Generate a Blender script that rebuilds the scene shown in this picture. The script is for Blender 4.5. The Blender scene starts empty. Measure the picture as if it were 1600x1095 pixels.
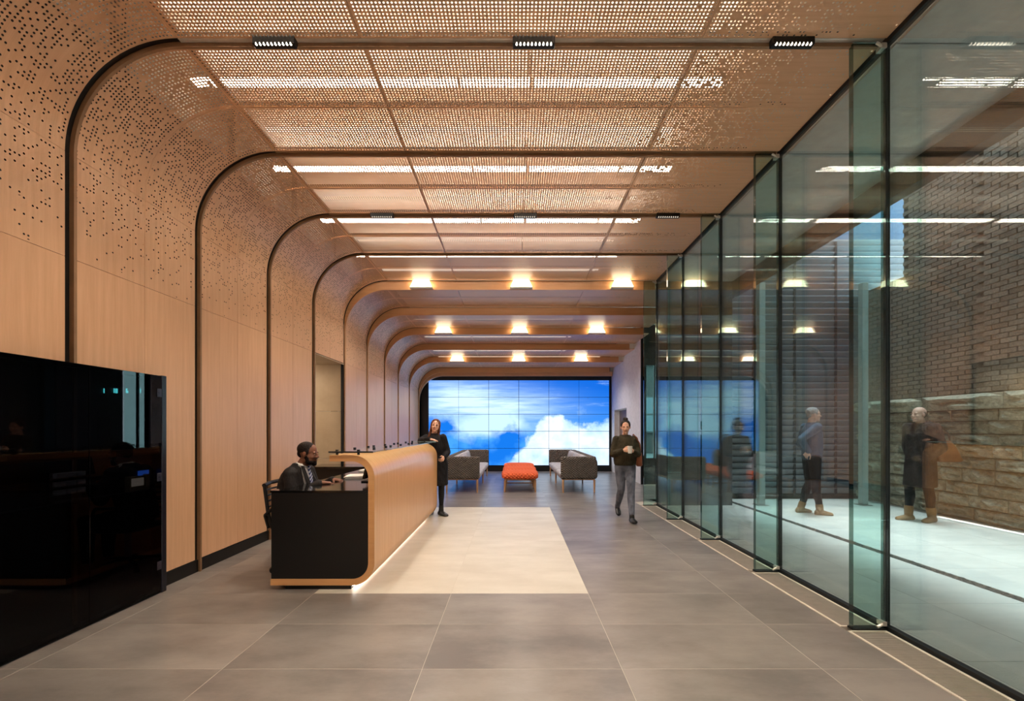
import bpy, math, random
import numpy as np
from mathutils import Vector, Matrix, Euler

random.seed(7)
C = bpy.context.scene.collection
SC = bpy.context.scene
PI = math.pi

# ------------------------------------------------------------------ camera
CAM_H = 1.44
F_PX = 681.0
cam_data = bpy.data.cameras.new('camera')
cam = bpy.data.objects.new('camera', cam_data)
C.objects.link(cam)
cam.location = (0, 0, CAM_H)
cam.rotation_euler = (PI / 2, 0, 0)
cam_data.sensor_fit = 'HORIZONTAL'
cam_data.sensor_width = 36.0
cam_data.lens = F_PX / 1600 * 36
cam_data.shift_x = -4 / 1600
cam_data.shift_y = 122.5 / 1600
cam_data.clip_start = 0.05
cam_data.clip_end = 300
SC.camera = cam

# ------------------------------------------------------------------ world / exposure / light levels
SKY = 4.2            # overcast sky above the courtyard
STRIP = 30.0         # LED rows above the perforated ceiling
COVE = 1.5          # softer strips beside every rib
SCONCE = 6.0
SCREEN = 0.98
SPOT_W = 100.0
DESK_LED = 7.0
w = bpy.data.worlds.new('World')
SC.world = w
w.use_nodes = True
wn = w.node_tree
wn.nodes['Background'].inputs['Color'].default_value = (0.70, 0.90, 1.0, 1)
wn.nodes['Background'].inputs['Strength'].default_value = SKY
sun_d = bpy.data.lights.new('zenith_daylight', 'SUN')   # bright zenith falling straight into the light well
sun_d.energy = 3.1; sun_d.angle = math.radians(16); sun_d.color = (0.86, 0.96, 1.0)
sun_o = bpy.data.objects.new('zenith_daylight', sun_d); C.objects.link(sun_o)
sun_o.location = (5.5, 5, 12); sun_o.rotation_euler = (math.radians(-4), math.radians(3), 0)
SC.view_settings.view_transform = 'Standard'
SC.view_settings.look = 'None'
SC.view_settings.gamma = 1
SC.view_settings.exposure = 0.72
SC.view_settings.use_curve_mapping = False
cy = SC.cycles
cy.max_bounces = 8
cy.diffuse_bounces = 4
cy.glossy_bounces = 4
cy.transparent_max_bounces = 24
cy.transmission_bounces = 4
cy.sample_clamp_indirect = 6.0
cy.caustics_reflective = False
cy.caustics_refractive = False

# ------------------------------------------------------------------ helpers: objects
def link(name, mesh, parent=None):
    o = bpy.data.objects.new(name, mesh)
    C.objects.link(o)
    if parent is not None:
        o.parent = parent
    return o

def thing(name, label, cat, loc=(0, 0, 0), rz=0.0, group=None):
    o = bpy.data.objects.new(name, None)
    C.objects.link(o)
    o.empty_display_size = 0.1
    o.location = loc
    o.rotation_euler = (0, 0, rz)
    tag(o, label, cat, group)
    return o

def tag(o, label, cat, group=None):
    o['label'] = label
    o['category'] = cat
    if group:
        o['group'] = group
    return o

def struct(o):
    o['kind'] = 'structure'
    return o

def copy_tree(o, parent=None):
    c = o.copy()
    C.objects.link(c)
    c.parent = parent
    for ch in list(o.children):
        copy_tree(ch, c)
    return c

# ------------------------------------------------------------------ helpers: materials
def lin(c):
    return tuple((v / 255 / 12.92) if v / 255 <= 0.04045 else ((v / 255 + 0.055) / 1.055) ** 2.4 for v in c)

class NT:
    """small wrapper for building node trees"""
    def __init__(self, name):
        self.m = bpy.data.materials.new(name)
        self.m.use_nodes = True
        self.t = self.m.node_tree
        self.t.nodes.clear()
        self.out = self.t.nodes.new('ShaderNodeOutputMaterial')
    def n(self, kind, **kw):
        nd = self.t.nodes.new(kind)
        for k, v in kw.items():
            setattr(nd, k, v)
        return nd
    def set(self, sock, v):
        if hasattr(v, 'links') or isinstance(v, bpy.types.NodeSocket):
            self.t.links.new(v, sock)
        else:
            sock.default_value = v
    def math(self, op, a, b=None, clamp=False):
        nd = self.n('ShaderNodeMath', operation=op, use_clamp=clamp)
        self.set(nd.inputs[0], a)
        if b is not None:
            self.set(nd.inputs[1], b)
        return nd.outputs[0]
    def mix(self, f, a, b, mode='MIX'):
        nd = self.n('ShaderNodeMix', data_type='RGBA', blend_type=mode)
        self.set(nd.inputs[0], f)
        self.set(nd.inputs[6], a if not isinstance(a, tuple) else (*a, 1)[:4])
        self.set(nd.inputs[7], b if not isinstance(b, tuple) else (*b, 1)[:4])
        return nd.outputs[2]
    def noise(self, vec, scale, detail=3, rough=0.5):
        nd = self.n('ShaderNodeTexNoise')
        if vec is not None:
            self.set(nd.inputs['Vector'], vec)
        nd.inputs['Scale'].default_value = scale
        nd.inputs['Detail'].default_value = detail
        nd.inputs['Roughness'].default_value = rough
        return nd.outputs['Fac']
    def vscale(self, vec, s):
        nd = self.n('ShaderNodeVectorMath', operation='MULTIPLY')
        self.set(nd.inputs[0], vec)
        nd.inputs[1].default_value = s
        return nd.outputs[0]
    def pos(self):
        return self.n('ShaderNodeNewGeometry').outputs['Position']
    def obj(self):
        return self.n('ShaderNodeTexCoord').outputs['Object']
    def uv(self):
        return self.n('ShaderNodeUVMap', uv_map='UVMap').outputs[0]
    def sep(self, v):
        nd = self.n('ShaderNodeSeparateXYZ')
        self.set(nd.inputs[0], v)
        return nd.outputs
    def comb(self, x, y, z=0.0):
        nd = self.n('ShaderNodeCombineXYZ')
        for i, v in enumerate((x, y, z)):
            self.set(nd.inputs[i], v)
        return nd.outputs[0]
    def rng(self, v, a, b, c=0.0, d=1.0, smooth=False):
        nd = self.n('ShaderNodeMapRange', interpolation_type='SMOOTHSTEP' if smooth else 'LINEAR')
        self.set(nd.inputs[0], v)
        for i, x in enumerate((a, b, c, d)):
            nd.inputs[i + 1].default_value = x
        return nd.outputs[0]
    def bump(self, h, strength=0.3, dist=0.01):
        nd = self.n('ShaderNodeBump')
        self.set(nd.inputs['Height'], h)
        nd.inputs['Strength'].default_value = strength
        nd.inputs['Distance'].default_value = dist
        return nd.outputs[0]
    def bsdf(self, color, rough=0.5, metal=0.0, spec=0.5, normal=None):
        nd = self.n('ShaderNodeBsdfPrincipled')
        self.set(nd.inputs['Base Color'], color if not isinstance(color, tuple) else (*color, 1)[:4])
        self.set(nd.inputs['Roughness'], rough)
        nd.inputs['Metallic'].default_value = metal
        nd.inputs['Specular IOR Level'].default_value = spec
        if normal is not None:
            self.t.links.new(normal, nd.inputs['Normal'])
        return nd
    def done(self, shader):
        self.t.links.new(shader, self.out.inputs['Surface'])
        return self.m

MATS = {}
def plain(name, c, rough=0.5, metal=0.0, var=0.08, scale=12.0, bump=0.0, bscale=60.0, spec=0.5):
    if name in MATS:
        return MATS[name]
    b = NT(name)
    col = lin(c)
    f = b.noise(b.obj(), scale, 3)
    v = b.rng(f, 0.3, 0.7, 1 - var, 1 + var)
    nd = b.n('ShaderNodeVectorMath', operation='SCALE')
    nd.inputs[0].default_value = col
    b.set(nd.inputs['Scale'], v)
    nrm = None
    if bump:
        nrm = b.bump(b.noise(b.obj(), bscale, 3), bump, 0.01)
    MATS[name] = b.done(b.bsdf(nd.outputs[0], rough, metal, spec, nrm).outputs[0])
    return MATS[name]

def emit(name, c, strength):
    b = NT(name)
    e = b.n('ShaderNodeEmission')
    e.inputs[0].default_value = (*c, 1)
    e.inputs[1].default_value = strength
    MATS[name] = b.done(e.outputs[0])
    return MATS[name]

# wood veneer (plain and perforated share their colour)
def wood_nodes(b, ca, cb):
    uv = b.uv()
    g1 = b.noise(b.vscale(uv, (0.45, 9.0, 1)), 3.0, 4, 0.6)      # broad bands along the grain
    g2 = b.noise(b.vscale(uv, (3.0, 160.0, 1)), 2.0, 3, 0.6)     # fine grain
    info = b.n('ShaderNodeObjectInfo').outputs['Random']
    f = b.math('ADD', b.math('MULTIPLY', b.rng(g1, 0.3, 0.7), 0.6), b.math('MULTIPLY', b.rng(g2, 0.3, 0.7), 0.25))
    f = b.math('ADD', f, b.math('MULTIPLY', info, 0.2))
    return b.mix(f, ca, cb), g2

def mat_wood(name, a=(229, 184, 145), c=(208, 161, 123), rough=0.34):
    b = NT(name)
    col, g2 = wood_nodes(b, lin(a), lin(c))
    MATS[name] = b.done(b.bsdf(col, rough, 0, 0.5, b.bump(g2, 0.05, 0.002)).outputs[0])
    return MATS[name]

PITCH = 0.0262
def mat_perf():
    b = NT('perforated_veneer')
    col, g2 = wood_nodes(b, lin((229, 184, 145)), lin((208, 161, 123)))
    s = b.sep(b.uv())
    cu = b.math('DIVIDE', s[0], PITCH)
    cv = b.math('DIVIDE', s[1], PITCH)
    fu = b.math('SUBTRACT', b.math('FRACT', cu), 0.5)
    fv = b.math('SUBTRACT', b.math('FRACT', cv), 0.5)
    d2 = b.math('ADD', b.math('MULTIPLY', fu, fu), b.math('MULTIPLY', fv, fv))
    hole = b.math('LESS_THAN', d2, 0.26 ** 2)
    iu = b.math('FLOOR', cu)
    iv = b.math('FLOOR', cv)
    wn_ = b.n('ShaderNodeTexWhiteNoise', noise_dimensions='2D')
    b.set(wn_.inputs['Vector'], b.comb(iu, iv))
    lump = b.noise(b.comb(b.math('MULTIPLY', iu, 0.13), b.math('MULTIPLY', iv, 0.13)), 2.2, 1)
    dens = b.n('ShaderNodeAttribute', attribute_name='dens').outputs['Fac']
    # clumpy where sparse, complete where dense
    p = b.math('ADD', dens, b.math('MULTIPLY', b.math('SUBTRACT', lump, 0.5), 0.55))
    p = b.math('MULTIPLY', p, b.math('GREATER_THAN', dens, 0.004))
    keep = b.math('MAXIMUM', b.math('LESS_THAN', wn_.outputs['Value'], p), b.math('GREATER_THAN', dens, 0.985))
    mask = b.math('MULTIPLY', hole, keep)
    tr = b.n('ShaderNodeBsdfTransparent')
    mx = b.n('ShaderNodeMixShader')
    b.set(mx.inputs[0], mask)
    b.t.links.new(b.bsdf(col, 0.36, 0, 0.5).outputs[0], mx.inputs[1])
    b.t.links.new(tr.outputs[0], mx.inputs[2])
    MATS['perf'] = b.done(mx.outputs[0])
    return MATS['perf']

def mat_glass(name, tint, f0=0.06, rough=0.0, gcol=(1, 1, 1)):
    b = NT(name)
    lw = b.n('ShaderNodeLayerWeight')
    lw.inputs[0].default_value = 0.5
    fac = b.math('POWER', lw.outputs['Facing'], 5.0)
    fr = b.math('ADD', b.math('MULTIPLY', fac, 1 - f0), f0, clamp=True)
    tr = b.n('ShaderNodeBsdfTransparent')
    tr.inputs[0].default_value = (*tint, 1)
    gl = b.n('ShaderNodeBsdfGlossy')
    gl.inputs['Roughness'].default_value = rough
    gl.inputs['Color'].default_value = (*gcol, 1)
    mx = b.n('ShaderNodeMixShader')
    b.set(mx.inputs[0], fr)
    b.t.links.new(tr.outputs[0], mx.inputs[1])
    b.t.links.new(gl.outputs[0], mx.inputs[2])
    MATS[name] = b.done(mx.outputs[0])
    return MATS[name]

def mat_tile(name, ca, cb, rough):
    b = NT(name)
    p = b.pos()
    info = b.n('ShaderNodeObjectInfo').outputs['Random']
    off = b.comb(b.math('MULTIPLY', info, 37.0), b.math('MULTIPLY', info, 91.0), 0.0)
    add = b.n('ShaderNodeVectorMath', operation='ADD')
    b.set(add.inputs[0], p)
    b.set(add.inputs[1], off)
    n1 = b.noise(b.vscale(add.outputs[0], (0.8, 1.6, 1)), 1.6, 6, 0.62)
    n2 = b.noise(b.vscale(p, (30, 90, 1)), 1.0, 2)
    f = b.math('ADD', b.rng(n1, 0.33, 0.67), b.math('MULTIPLY', b.math('SUBTRACT', n2, 0.5), 0.25))
    f = b.math('ADD', f, b.math('MULTIPLY', b.math('SUBTRACT', info, 0.5), 0.3), clamp=True)
    col = b.mix(f, lin(ca), lin(cb))
    r = b.math('ADD', b.math('MULTIPLY', n1, 0.12), rough - 0.06)
    MATS[name] = b.done(b.bsdf(col, r, 0, 0.5, b.bump(n2, 0.04, 0.002)).outputs[0])
    return MATS[name]

def mat_masonry(name, ca, cb, cc, bump=0.5, bscale=40):
    b = NT(name)
    info = b.n('ShaderNodeObjectInfo').outputs['Random']
    p = b.pos()
    cell = b.n('ShaderNodeTexWhiteNoise', noise_dimensions='3D')
    n1 = b.noise(p, 3.0, 5, 0.65)
    n2 = b.noise(p, bscale, 4, 0.7)
    col = b.mix(info, lin(ca), lin(cb))
    col = b.mix(b.rng(n1, 0.45, 0.75), col, lin(cc))
    col = b.mix(b.math('MULTIPLY', b.rng(n2, 0.35, 0.65), 0.5), col, (0.03, 0.025, 0.02))
    MATS[name] = b.done(b.bsdf(col, 0.9, 0, 0.2, b.bump(n2, bump, 0.02)).outputs[0])
    return MATS[name]

def mat_quilt(name, ca, cb, s=9.0):
    """padded diamond quilting: relief, colour darker towards the seams"""
    b = NT(name)
    o = b.sep(b.obj())
    u = b.math('ADD', o[0], o[1])
    a = b.math('ADD', b.math('MULTIPLY', u, s), b.math('MULTIPLY', o[2], s * 1.25))
    c = b.math('SUBTRACT', b.math('MULTIPLY', u, s), b.math('MULTIPLY', o[2], s * 1.25))
    h = b.math('MULTIPLY', b.math('ABSOLUTE', b.math('SINE', b.math('MULTIPLY', a, PI))),
               b.math('ABSOLUTE', b.math('SINE', b.math('MULTIPLY', c, PI))))
    n = b.noise(b.obj(), 90, 2)
    seam = b.rng(h, 0.0, 0.3)
    col = b.mix(b.math('MULTIPLY', seam, b.rng(n, 0.2, 0.8, 0.8, 1.0)), lin(ca), lin(cb))
    MATS[name] = b.done(b.bsdf(col, 0.85, 0, 0.2, b.bump(h, 0.9, 0.03)).outputs[0])
    return MATS[name]

def mat_screen():
    """picture shown by the video wall: sky with clouds (u right, v up over the whole wall)"""
    b = NT('video_wall_picture')
    uv = b.uv()
    s = b.sep(uv)
    u, v = s[0], s[1]
    wide = b.vscale(uv, (1.9, 1.0, 1))
    n1 = b.noise(wide, 2.6, 7, 0.55)
    n2 = b.noise(wide, 7.0, 6, 0.6)
    n3 = b.noise(b.vscale(uv, (1.2, 6.0, 1)), 3.0, 5, 0.6)
    def blob(cx, cyy, rx, ry):
        du = b.math('DIVIDE', b.math('SUBTRACT', u, cx), rx)
        dv = b.math('DIVIDE', b.math('SUBTRACT', v, cyy), ry)
        r = b.math('ADD', b.math('MULTIPLY', du, du), b.math('MULTIPLY', dv, dv))
        return b.math('POWER', 2.718, b.math('MULTIPLY', r, -1.0))
    sky = b.mix(b.rng(b.math('ADD', v, b.math('MULTIPLY', u, 0.30)), 0.45, 1.2), (0.045, 0.26, 0.72), (0.004, 0.105, 0.52))
    # soft white veil upper left
    veil = b.math('ADD', blob(0.16, 0.78, 0.30, 0.22), b.math('MULTIPLY', blob(0.42, 0.66, 0.30, 0.18), 0.85))
    veil = b.math('MULTIPLY', veil, b.rng(n3, 0.25, 0.6, 0.25, 0.95), clamp=True)
    col = b.mix(b.math('MULTIPLY', veil, 0.95, clamp=True), sky, (0.52, 0.70, 0.86))
    # cirrus wisps on the blue
    wis = b.math('MULTIPLY', b.rng(n3, 0.60, 0.78), 0.5)
    col = b.mix(wis, col, (0.42, 0.62, 0.85))
    # lower-left mid-tone haze with deep blue gaps
    low = b.math('SUBTRACT', b.math('ADD', blob(0.33, 0.47, 0.20, 0.13), b.math('MULTIPLY', n1, 1.3)), 0.75)
    col = b.mix(b.rng(low, 0.0, 0.45), col, (0.44, 0.64, 0.84))
    deep = b.math('ADD', b.math('ADD', blob(0.45, 0.30, 0.075, 0.16), blob(0.06, 0.46, 0.12, 0.13)), b.math('MULTIPLY', blob(0.33, 0.12, 0.20, 0.22), 0.9))
    deep = b.math('ADD', deep, b.math('ADD', b.math('MULTIPLY', b.math('SUBTRACT', n1, 0.5), 1.6), b.math('MULTIPLY', b.math('SUBTRACT', n2, 0.5), 1.5)))
    col = b.mix(b.rng(deep, 0.30, 0.95), col, (0.006, 0.135, 0.58))
    # big bright cumulus on the right with a billowing top edge
    top = b.math('ADD', b.math('MULTIPLY', blob(0.70, 0.5, 0.13, 9), 0.20), b.math('MULTIPLY', blob(0.98, 0.5, 0.10, 9), 0.14))
    edge = b.math('ADD', b.math('ADD', b.rng(u, 0.40, 0.62, -0.05, 0.40), top), b.math('MULTIPLY', b.math('SUBTRACT', n2, 0.5), 0.30))
    edge = b.math('ADD', edge, b.math('MULTIPLY', b.math('SUBTRACT', n1, 0.5), 0.10))
    cum = b.rng(b.math('SUBTRACT', edge, v), -0.015, 0.05)
    shade = b.mix(b.rng(n1, 0.35, 0.62), (0.30, 0.50, 0.80), (0.74, 0.84, 0.92))
    col = b.mix(cum, col, shade)
    e = b.n('ShaderNodeEmission')
    b.set(e.inputs[0], col)
    e.inputs[1].default_value = SCREEN
    MATS['screen'] = b.done(e.outputs[0])
    return MATS['screen']

mat_wood('veneer')
mat_wood('veneer_fascia', (222, 174, 128), (202, 151, 106))
mat_wood('veneer_desk', (226, 172, 116), (206, 150, 96), 0.26)
mat_perf()
mat_screen()
mat_tile('grey_tile', (136, 129, 123), (102, 96, 92), 0.31)
mat_tile('cream_tile', (196, 190, 177), (180, 173, 159), 0.40)
mat_tile('paver', (214, 214, 206), (190, 192, 186), 0.6)
mat_tile('alcove_tile', (196, 172, 140), (176, 152, 122), 0.5)
mat_glass('glass', (0.925, 0.95, 0.946), 0.06)
mat_glass('fin_glass', (0.78, 0.925, 0.90), 0.045)
mat_glass('fin_edge', (0.10, 0.22, 0.20), 0.10)
mat_glass('shelf_glass', (0.90, 0.96, 0.97), 0.06)
mat_glass('black_glass', (0.28, 0.28, 0.31), 0.022)
mat_masonry('brick', (176, 158, 142), (136, 120, 106), (160, 150, 138))
mat_masonry('stone', (206, 200, 178), (160, 154, 134), (132, 126, 110), 1.0, 20)
mat_masonry('mortar', (120, 110, 98), (110, 100, 90), (96, 88, 80))
mat_quilt('quilt_grey', (72, 66, 61), (134, 125, 117), 16.0)
mat_quilt('quilt_orange', (214, 76, 40), (252, 122, 74), 12.0)
plain('seat_fabric', (176, 173, 176), 0.9, bump=0.3)
plain('bronze', (150, 116, 86), 0.42, 0.3)
plain('reveal_black', (9, 8, 8), 0.4)
plain('chrome', (222, 214, 204), 0.30, 0.4)
plain('steel', (150, 146, 140), 0.35, 0.9)
plain('black_metal', (24, 23, 23), 0.4, 0.4)
plain('black_gloss', (10, 10, 11), 0.08)
plain('black_plain', (10, 9, 9), 0.4)
plain('rubber', (14, 14, 15), 0.6)
plain('counter_black', (14, 13, 13), 0.10)
plain('grout', (186, 177, 164), 0.8)
plain('plenum', (192, 188, 181), 0.9)
plain('cavity', (60, 54, 50), 0.9)
plain('plaster', (222, 218, 218), 0.7)
plain('soffit', (184, 180, 174), 0.8)
plain('dark_beam', (58, 58, 58), 0.6)
plain('louvre', (122, 127, 132), 0.5, 0.1)
plain('louvre_back', (42, 44, 46), 0.8)
plain('oak_leg', (205, 160, 118), 0.5)
plain('white', (228, 226, 220), 0.6)
plain('grate', (176, 166, 154), 0.4, 0.15)
plain('grate_edge', (226, 216, 200), 0.4, 0.1)
plain('pebble', (70, 68, 62), 0.8, var=0.4, scale=40)
emit('led_warm', (1.0, 0.87, 0.71), STRIP)
emit('led_cove', (1.0, 0.82, 0.62), COVE)
emit('led_sconce', (1.0, 0.76, 0.48), SCONCE)
emit('led_spot', (1.0, 0.86, 0.68), 5.0)
emit('led_spot_dim', (1.0, 0.86, 0.68), 0.6)
emit('led_desk', (1.0, 0.93, 0.84), DESK_LED)
emit('digit_teal', (0.10, 0.85, 0.75), 5.0)
emit('phone_blue', (0.05, 0.22, 1.0), 0.7)
emit('phone_face', (0.7, 0.6, 0.42), 0.4)

# ------------------------------------------------------------------ helpers: mesh builder
class MB:
    def __init__(self):
        self.v = []; self.f = []; self.mi = []
    def add(self, vs, fs, mi=0):
        o = len(self.v)
        self.v += [tuple(p) for p in vs]
        self.f += [tuple(i + o for i in q) for q in fs]
        self.mi += [mi] * len(fs)
        return self
    def box(self, x0, x1, y0, y1, z0, z1, mi=0):
        return self.add([(x0, y0, z0), (x1, y0, z0), (x1, y1, z0), (x0, y1, z0), (x0, y0, z1), (x1, y0, z1), (x1, y1, z1), (x0, y1, z1)],
                        [(0, 3, 2, 1), (4, 5, 6, 7), (0, 1, 5, 4), (1, 2, 6, 5), (2, 3, 7, 6), (3, 0, 4, 7)], mi)
    def bbox(self, x0, x1, y0, y1, z0, z1, b=0.004, mi=0):
        """box with chamfered edges"""
        b = min(b, (x1 - x0) / 2.01, (y1 - y0) / 2.01, (z1 - z0) / 2.01)
        vs = []; X = (x0, x1); Y = (y0, y1); Z = (z0, z1)
        idx = {}
        for i in (0, 1):
            for j in (0, 1):
                for k in (0, 1):
                    sx = 1 if i == 0 else -1; sy = 1 if j == 0 else -1; sz = 1 if k == 0 else -1
                    for a in range(3):
                        p = [X[i] + sx * b, Y[j] + sy * b, Z[k] + sz * b]
                        p[a] = (X[i], Y[j], Z[k])[a]
                        idx[(i, j, k, a)] = len(vs); vs.append(p)
        fs = []
        g = lambda i, j, k, a: idx[(i, j, k, a)]
        for i in (0, 1):
            q = [g(i, 0, 0, 0), g(i, 1, 0, 0), g(i, 1, 1, 0), g(i, 0, 1, 0)]; fs.append(q if i else q[::-1])
            q = [g(0, i, 0, 1), g(1, i, 0, 1), g(1, i, 1, 1), g(0, i, 1, 1)]; fs.append(q[::-1] if i else q)
            q = [g(0, 0, i, 2), g(1, 0, i, 2), g(1, 1, i, 2), g(0, 1, i, 2)]; fs.append(q if i else q[::-1])
        for i in (0, 1):
            for j in (0, 1):
                s = (i == j)
                q = [g(i, j, 0, 0), g(i, j, 0, 1), g(i, j, 1, 1), g(i, j, 1, 0)]; fs.append(q if s else q[::-1])
                q = [g(i, 0, j, 0), g(i, 1, j, 0), g(i, 1, j, 2), g(i, 0, j, 2)]; fs.append(q if s else q[::-1])
                q = [g(0, i, j, 1), g(0, i, j, 2), g(1, i, j, 2), g(1, i, j, 1)]; fs.append(q if s else q[::-1])
                for k in (0, 1):
                    q = [g(i, j, k, 0), g(i, j, k, 1), g(i, j, k, 2)]
                    fs.append(q if (i + j + k) % 2 == 1 else q[::-1])
        return self.add(vs, fs, mi)
    def tube(self, p0, p1, r0, r1=None, n=12, mi=0):
        r1 = r0 if r1 is None else r1
        p0 = Vector(p0); p1 = Vector(p1)
        d = (p1 - p0).normalized()
        a = d.orthogonal().normalized(); c = d.cross(a)
        vs = []
        for p, r in ((p0, r0), (p1, r1)):
            for i in range(n):
                t = 2 * PI * i / n
                vs.append(p + a * (r * math.cos(t)) + c * (r * math.sin(t)))
        fs = [(i, (i + 1) % n, n + (i + 1) % n, n + i) for i in range(n)]
        fs += [tuple(range(n))[::-1], tuple(range(n, 2 * n))]
        return self.add(vs, fs, mi)
    def path(self, pts, r, n=8, mi=0):
        for a, b in zip(pts[:-1], pts[1:]):
            self.tube(a, b, r, r, n, mi)
        return self
    def prism(self, poly, axis, a0, a1, mi=0):
        """poly of 2-D points extruded along axis: axis 'y' takes (x,z), 'x' takes (y,z), 'z' takes (x,y)"""
        n = len(poly)
        mk = {'y': lambda p, a: (p[0], a, p[1]), 'x': lambda p, a: (a, p[0], p[1]), 'z': lambda p, a: (p[0], p[1], a)}[axis]
        vs = [mk(p, a0) for p in poly] + [mk(p, a1) for p in poly]
        fs = [(i, (i + 1) % n, n + (i + 1) % n, n + i) for i in range(n)] + [tuple(range(n))[::-1], tuple(range(n, 2 * n))]
        return self.add(vs, fs, mi)
    def ell(self, c, r, rot=None, nu=16, nv=10, mi=0):
        vs = []; fs = []
        M = rot or Matrix.Identity(3)
        c = Vector(c)
        for j in range(1, nv):
            t = PI * j / nv
            for i in range(nu):
                p = 2 * PI * i / nu
                vs.append(c + M @ Vector((r[0] * math.sin(t) * math.cos(p), r[1] * math.sin(t) * math.sin(p), r[2] * math.cos(t))))
        for j in range(nv - 2):
            for i in range(nu):
                fs.append((j * nu + i, (j + 1) * nu + i, (j + 1) * nu + (i + 1) % nu, j * nu + (i + 1) % nu))
        a = len(vs); vs.append(c + M @ Vector((0, 0, r[2]))); vs.append(c + M @ Vector((0, 0, -r[2])))
        for i in range(nu):
            fs.append((a, i, (i + 1) % nu))
            fs.append((a + 1, (nv - 2) * nu + (i + 1) % nu, (nv - 2) * nu + i))
        return self.add(vs, fs, mi)
    def loft(self, rings, n=20, mi=0, sq=2.0):
        """rings: (centre, lateral axis, depth axis, a, b) closed with caps; sq > 2 squares the section"""
        vs = []; fs = []
        for (c, ax, ay, a, b_) in rings:
            c = Vector(c); ax = Vector(ax); ay = Vector(ay)
            for i in range(n):
                t = 2 * PI * i / n
                ct, st = math.cos(t), math.sin(t)
                e = 2.0 / sq
                x = math.copysign(abs(ct) ** e, ct); y = math.copysign(abs(st) ** e, st)
                vs.append(c + ax * (a * x) + ay * (b_ * y))
        m = len(rings)
        for j in range(m - 1):
            for i in range(n):
                fs.append((j * n + i, j * n + (i + 1) % n, (j + 1) * n + (i + 1) % n, (j + 1) * n + i))
        fs.append(tuple(range(n))[::-1]); fs.append(tuple(range((m - 1) * n, m * n)))
        return self.add(vs, fs, mi)
    def cap(self, p0, p1, r0, r1, n=14):
        """tapered limb with round ends"""
        self.tube(p0, p1, r0, r1, n)
        self.ell(p0, (r0,) * 3, None, n, 8)
        self.ell(p1, (r1,) * 3, None, n, 8)
        return self
    def mesh(self, name, mats=()):
        m = bpy.data.meshes.new(name)
        m.from_pydata(self.v, [], self.f)
        for x in mats:
            m.materials.append(x)
        if len(mats) > 1:
            m.polygons.foreach_set('material_index', self.mi)
        m.update()
        return m
    def build(self, name, mat, parent=None, smooth=False, uv=None):
        mats = mat if isinstance(mat, (list, tuple)) else (mat,)
        m = self.mesh(name, mats)
        if smooth:
            m.shade_smooth()
        if uv:
            l = m.uv_layers.new(name='UVMap')
            for lp in m.loops:
                co = m.vertices[lp.vertex_index].co
                l.data[lp.index].uv = uv(co)
        return link(name, m, parent)

def bevel(o, w=0.01, seg=3, angle=35):
    md = o.modifiers.new('bevel', 'BEVEL')
    md.width = w; md.segments = seg; md.limit_method = 'ANGLE'; md.angle_limit = math.radians(angle)
    o.data.shade_smooth()
    return o
M = MATS
# ================================================================== THE ROOM
XW = -3.2            # left wall face
XG = 2.67            # glass line
RC = 0.80            # cove radius
def K(k):
    return 3.14 + 1.262 * k
KB, KF = -3, 9       # first and last rib
def zc(b):           # ceiling height of bay b (between rib b and b+1)
    return 4.22 if b <= 3 else 4.22 - 0.1475 * (b - 3)
def xend(b):
    return XG - 0.02 if b <= 3 else 3.30
SLAB = 4.78
BACK = K(KB)

def path_pt(s, z):
    """point and outward normal at arc length s of the wall-cove-ceiling profile for ceiling height z"""
    sa = z - RC
    if s <= sa:
        return XW, s, -1.0, 0.0
    t = (s - sa) / RC
    if t < PI / 2:
        return XW + RC - RC * math.cos(t), sa + RC * math.sin(t), -math.cos(t), math.sin(t)
    return XW + RC + (s - sa - RC * PI / 2), z, 0.0, 1.0

def s_of_x(x, z):
    return z - RC + RC * PI / 2 + (x - XW - RC)

DENS_L = [(-0.78, 0.0), (-0.72, 0.03), (-0.5, 0.11), (-0.25, 0.20), (0.0, 0.30), (0.4, 0.52), (0.8, 0.74), (1.1, 0.92), (1.25, 1.0)]
DENS_R = [(1.0, 1.0), (1.30, 0.95), (1.5, 0.80), (1.8, 0.58), (2.1, 0.34), (2.35, 0.16), (2.6, 0.04), (3.4, 0.03)]
def interp(tab, x):
    if x <= tab[0][0]: return tab[0][1]
    for (a, va), (b, vb) in zip(tab[:-1], tab[1:]):
        if x <= b:
            return va + (vb - va) * (x - a) / (b - a)
    return tab[-1][1]
def dens(s, z):
    r = s - (z - RC)
    if r < 1.26:
        return interp(DENS_L, r)
    x = XW + RC + (r - RC * PI / 2)
    return interp(DENS_R, x)

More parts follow.
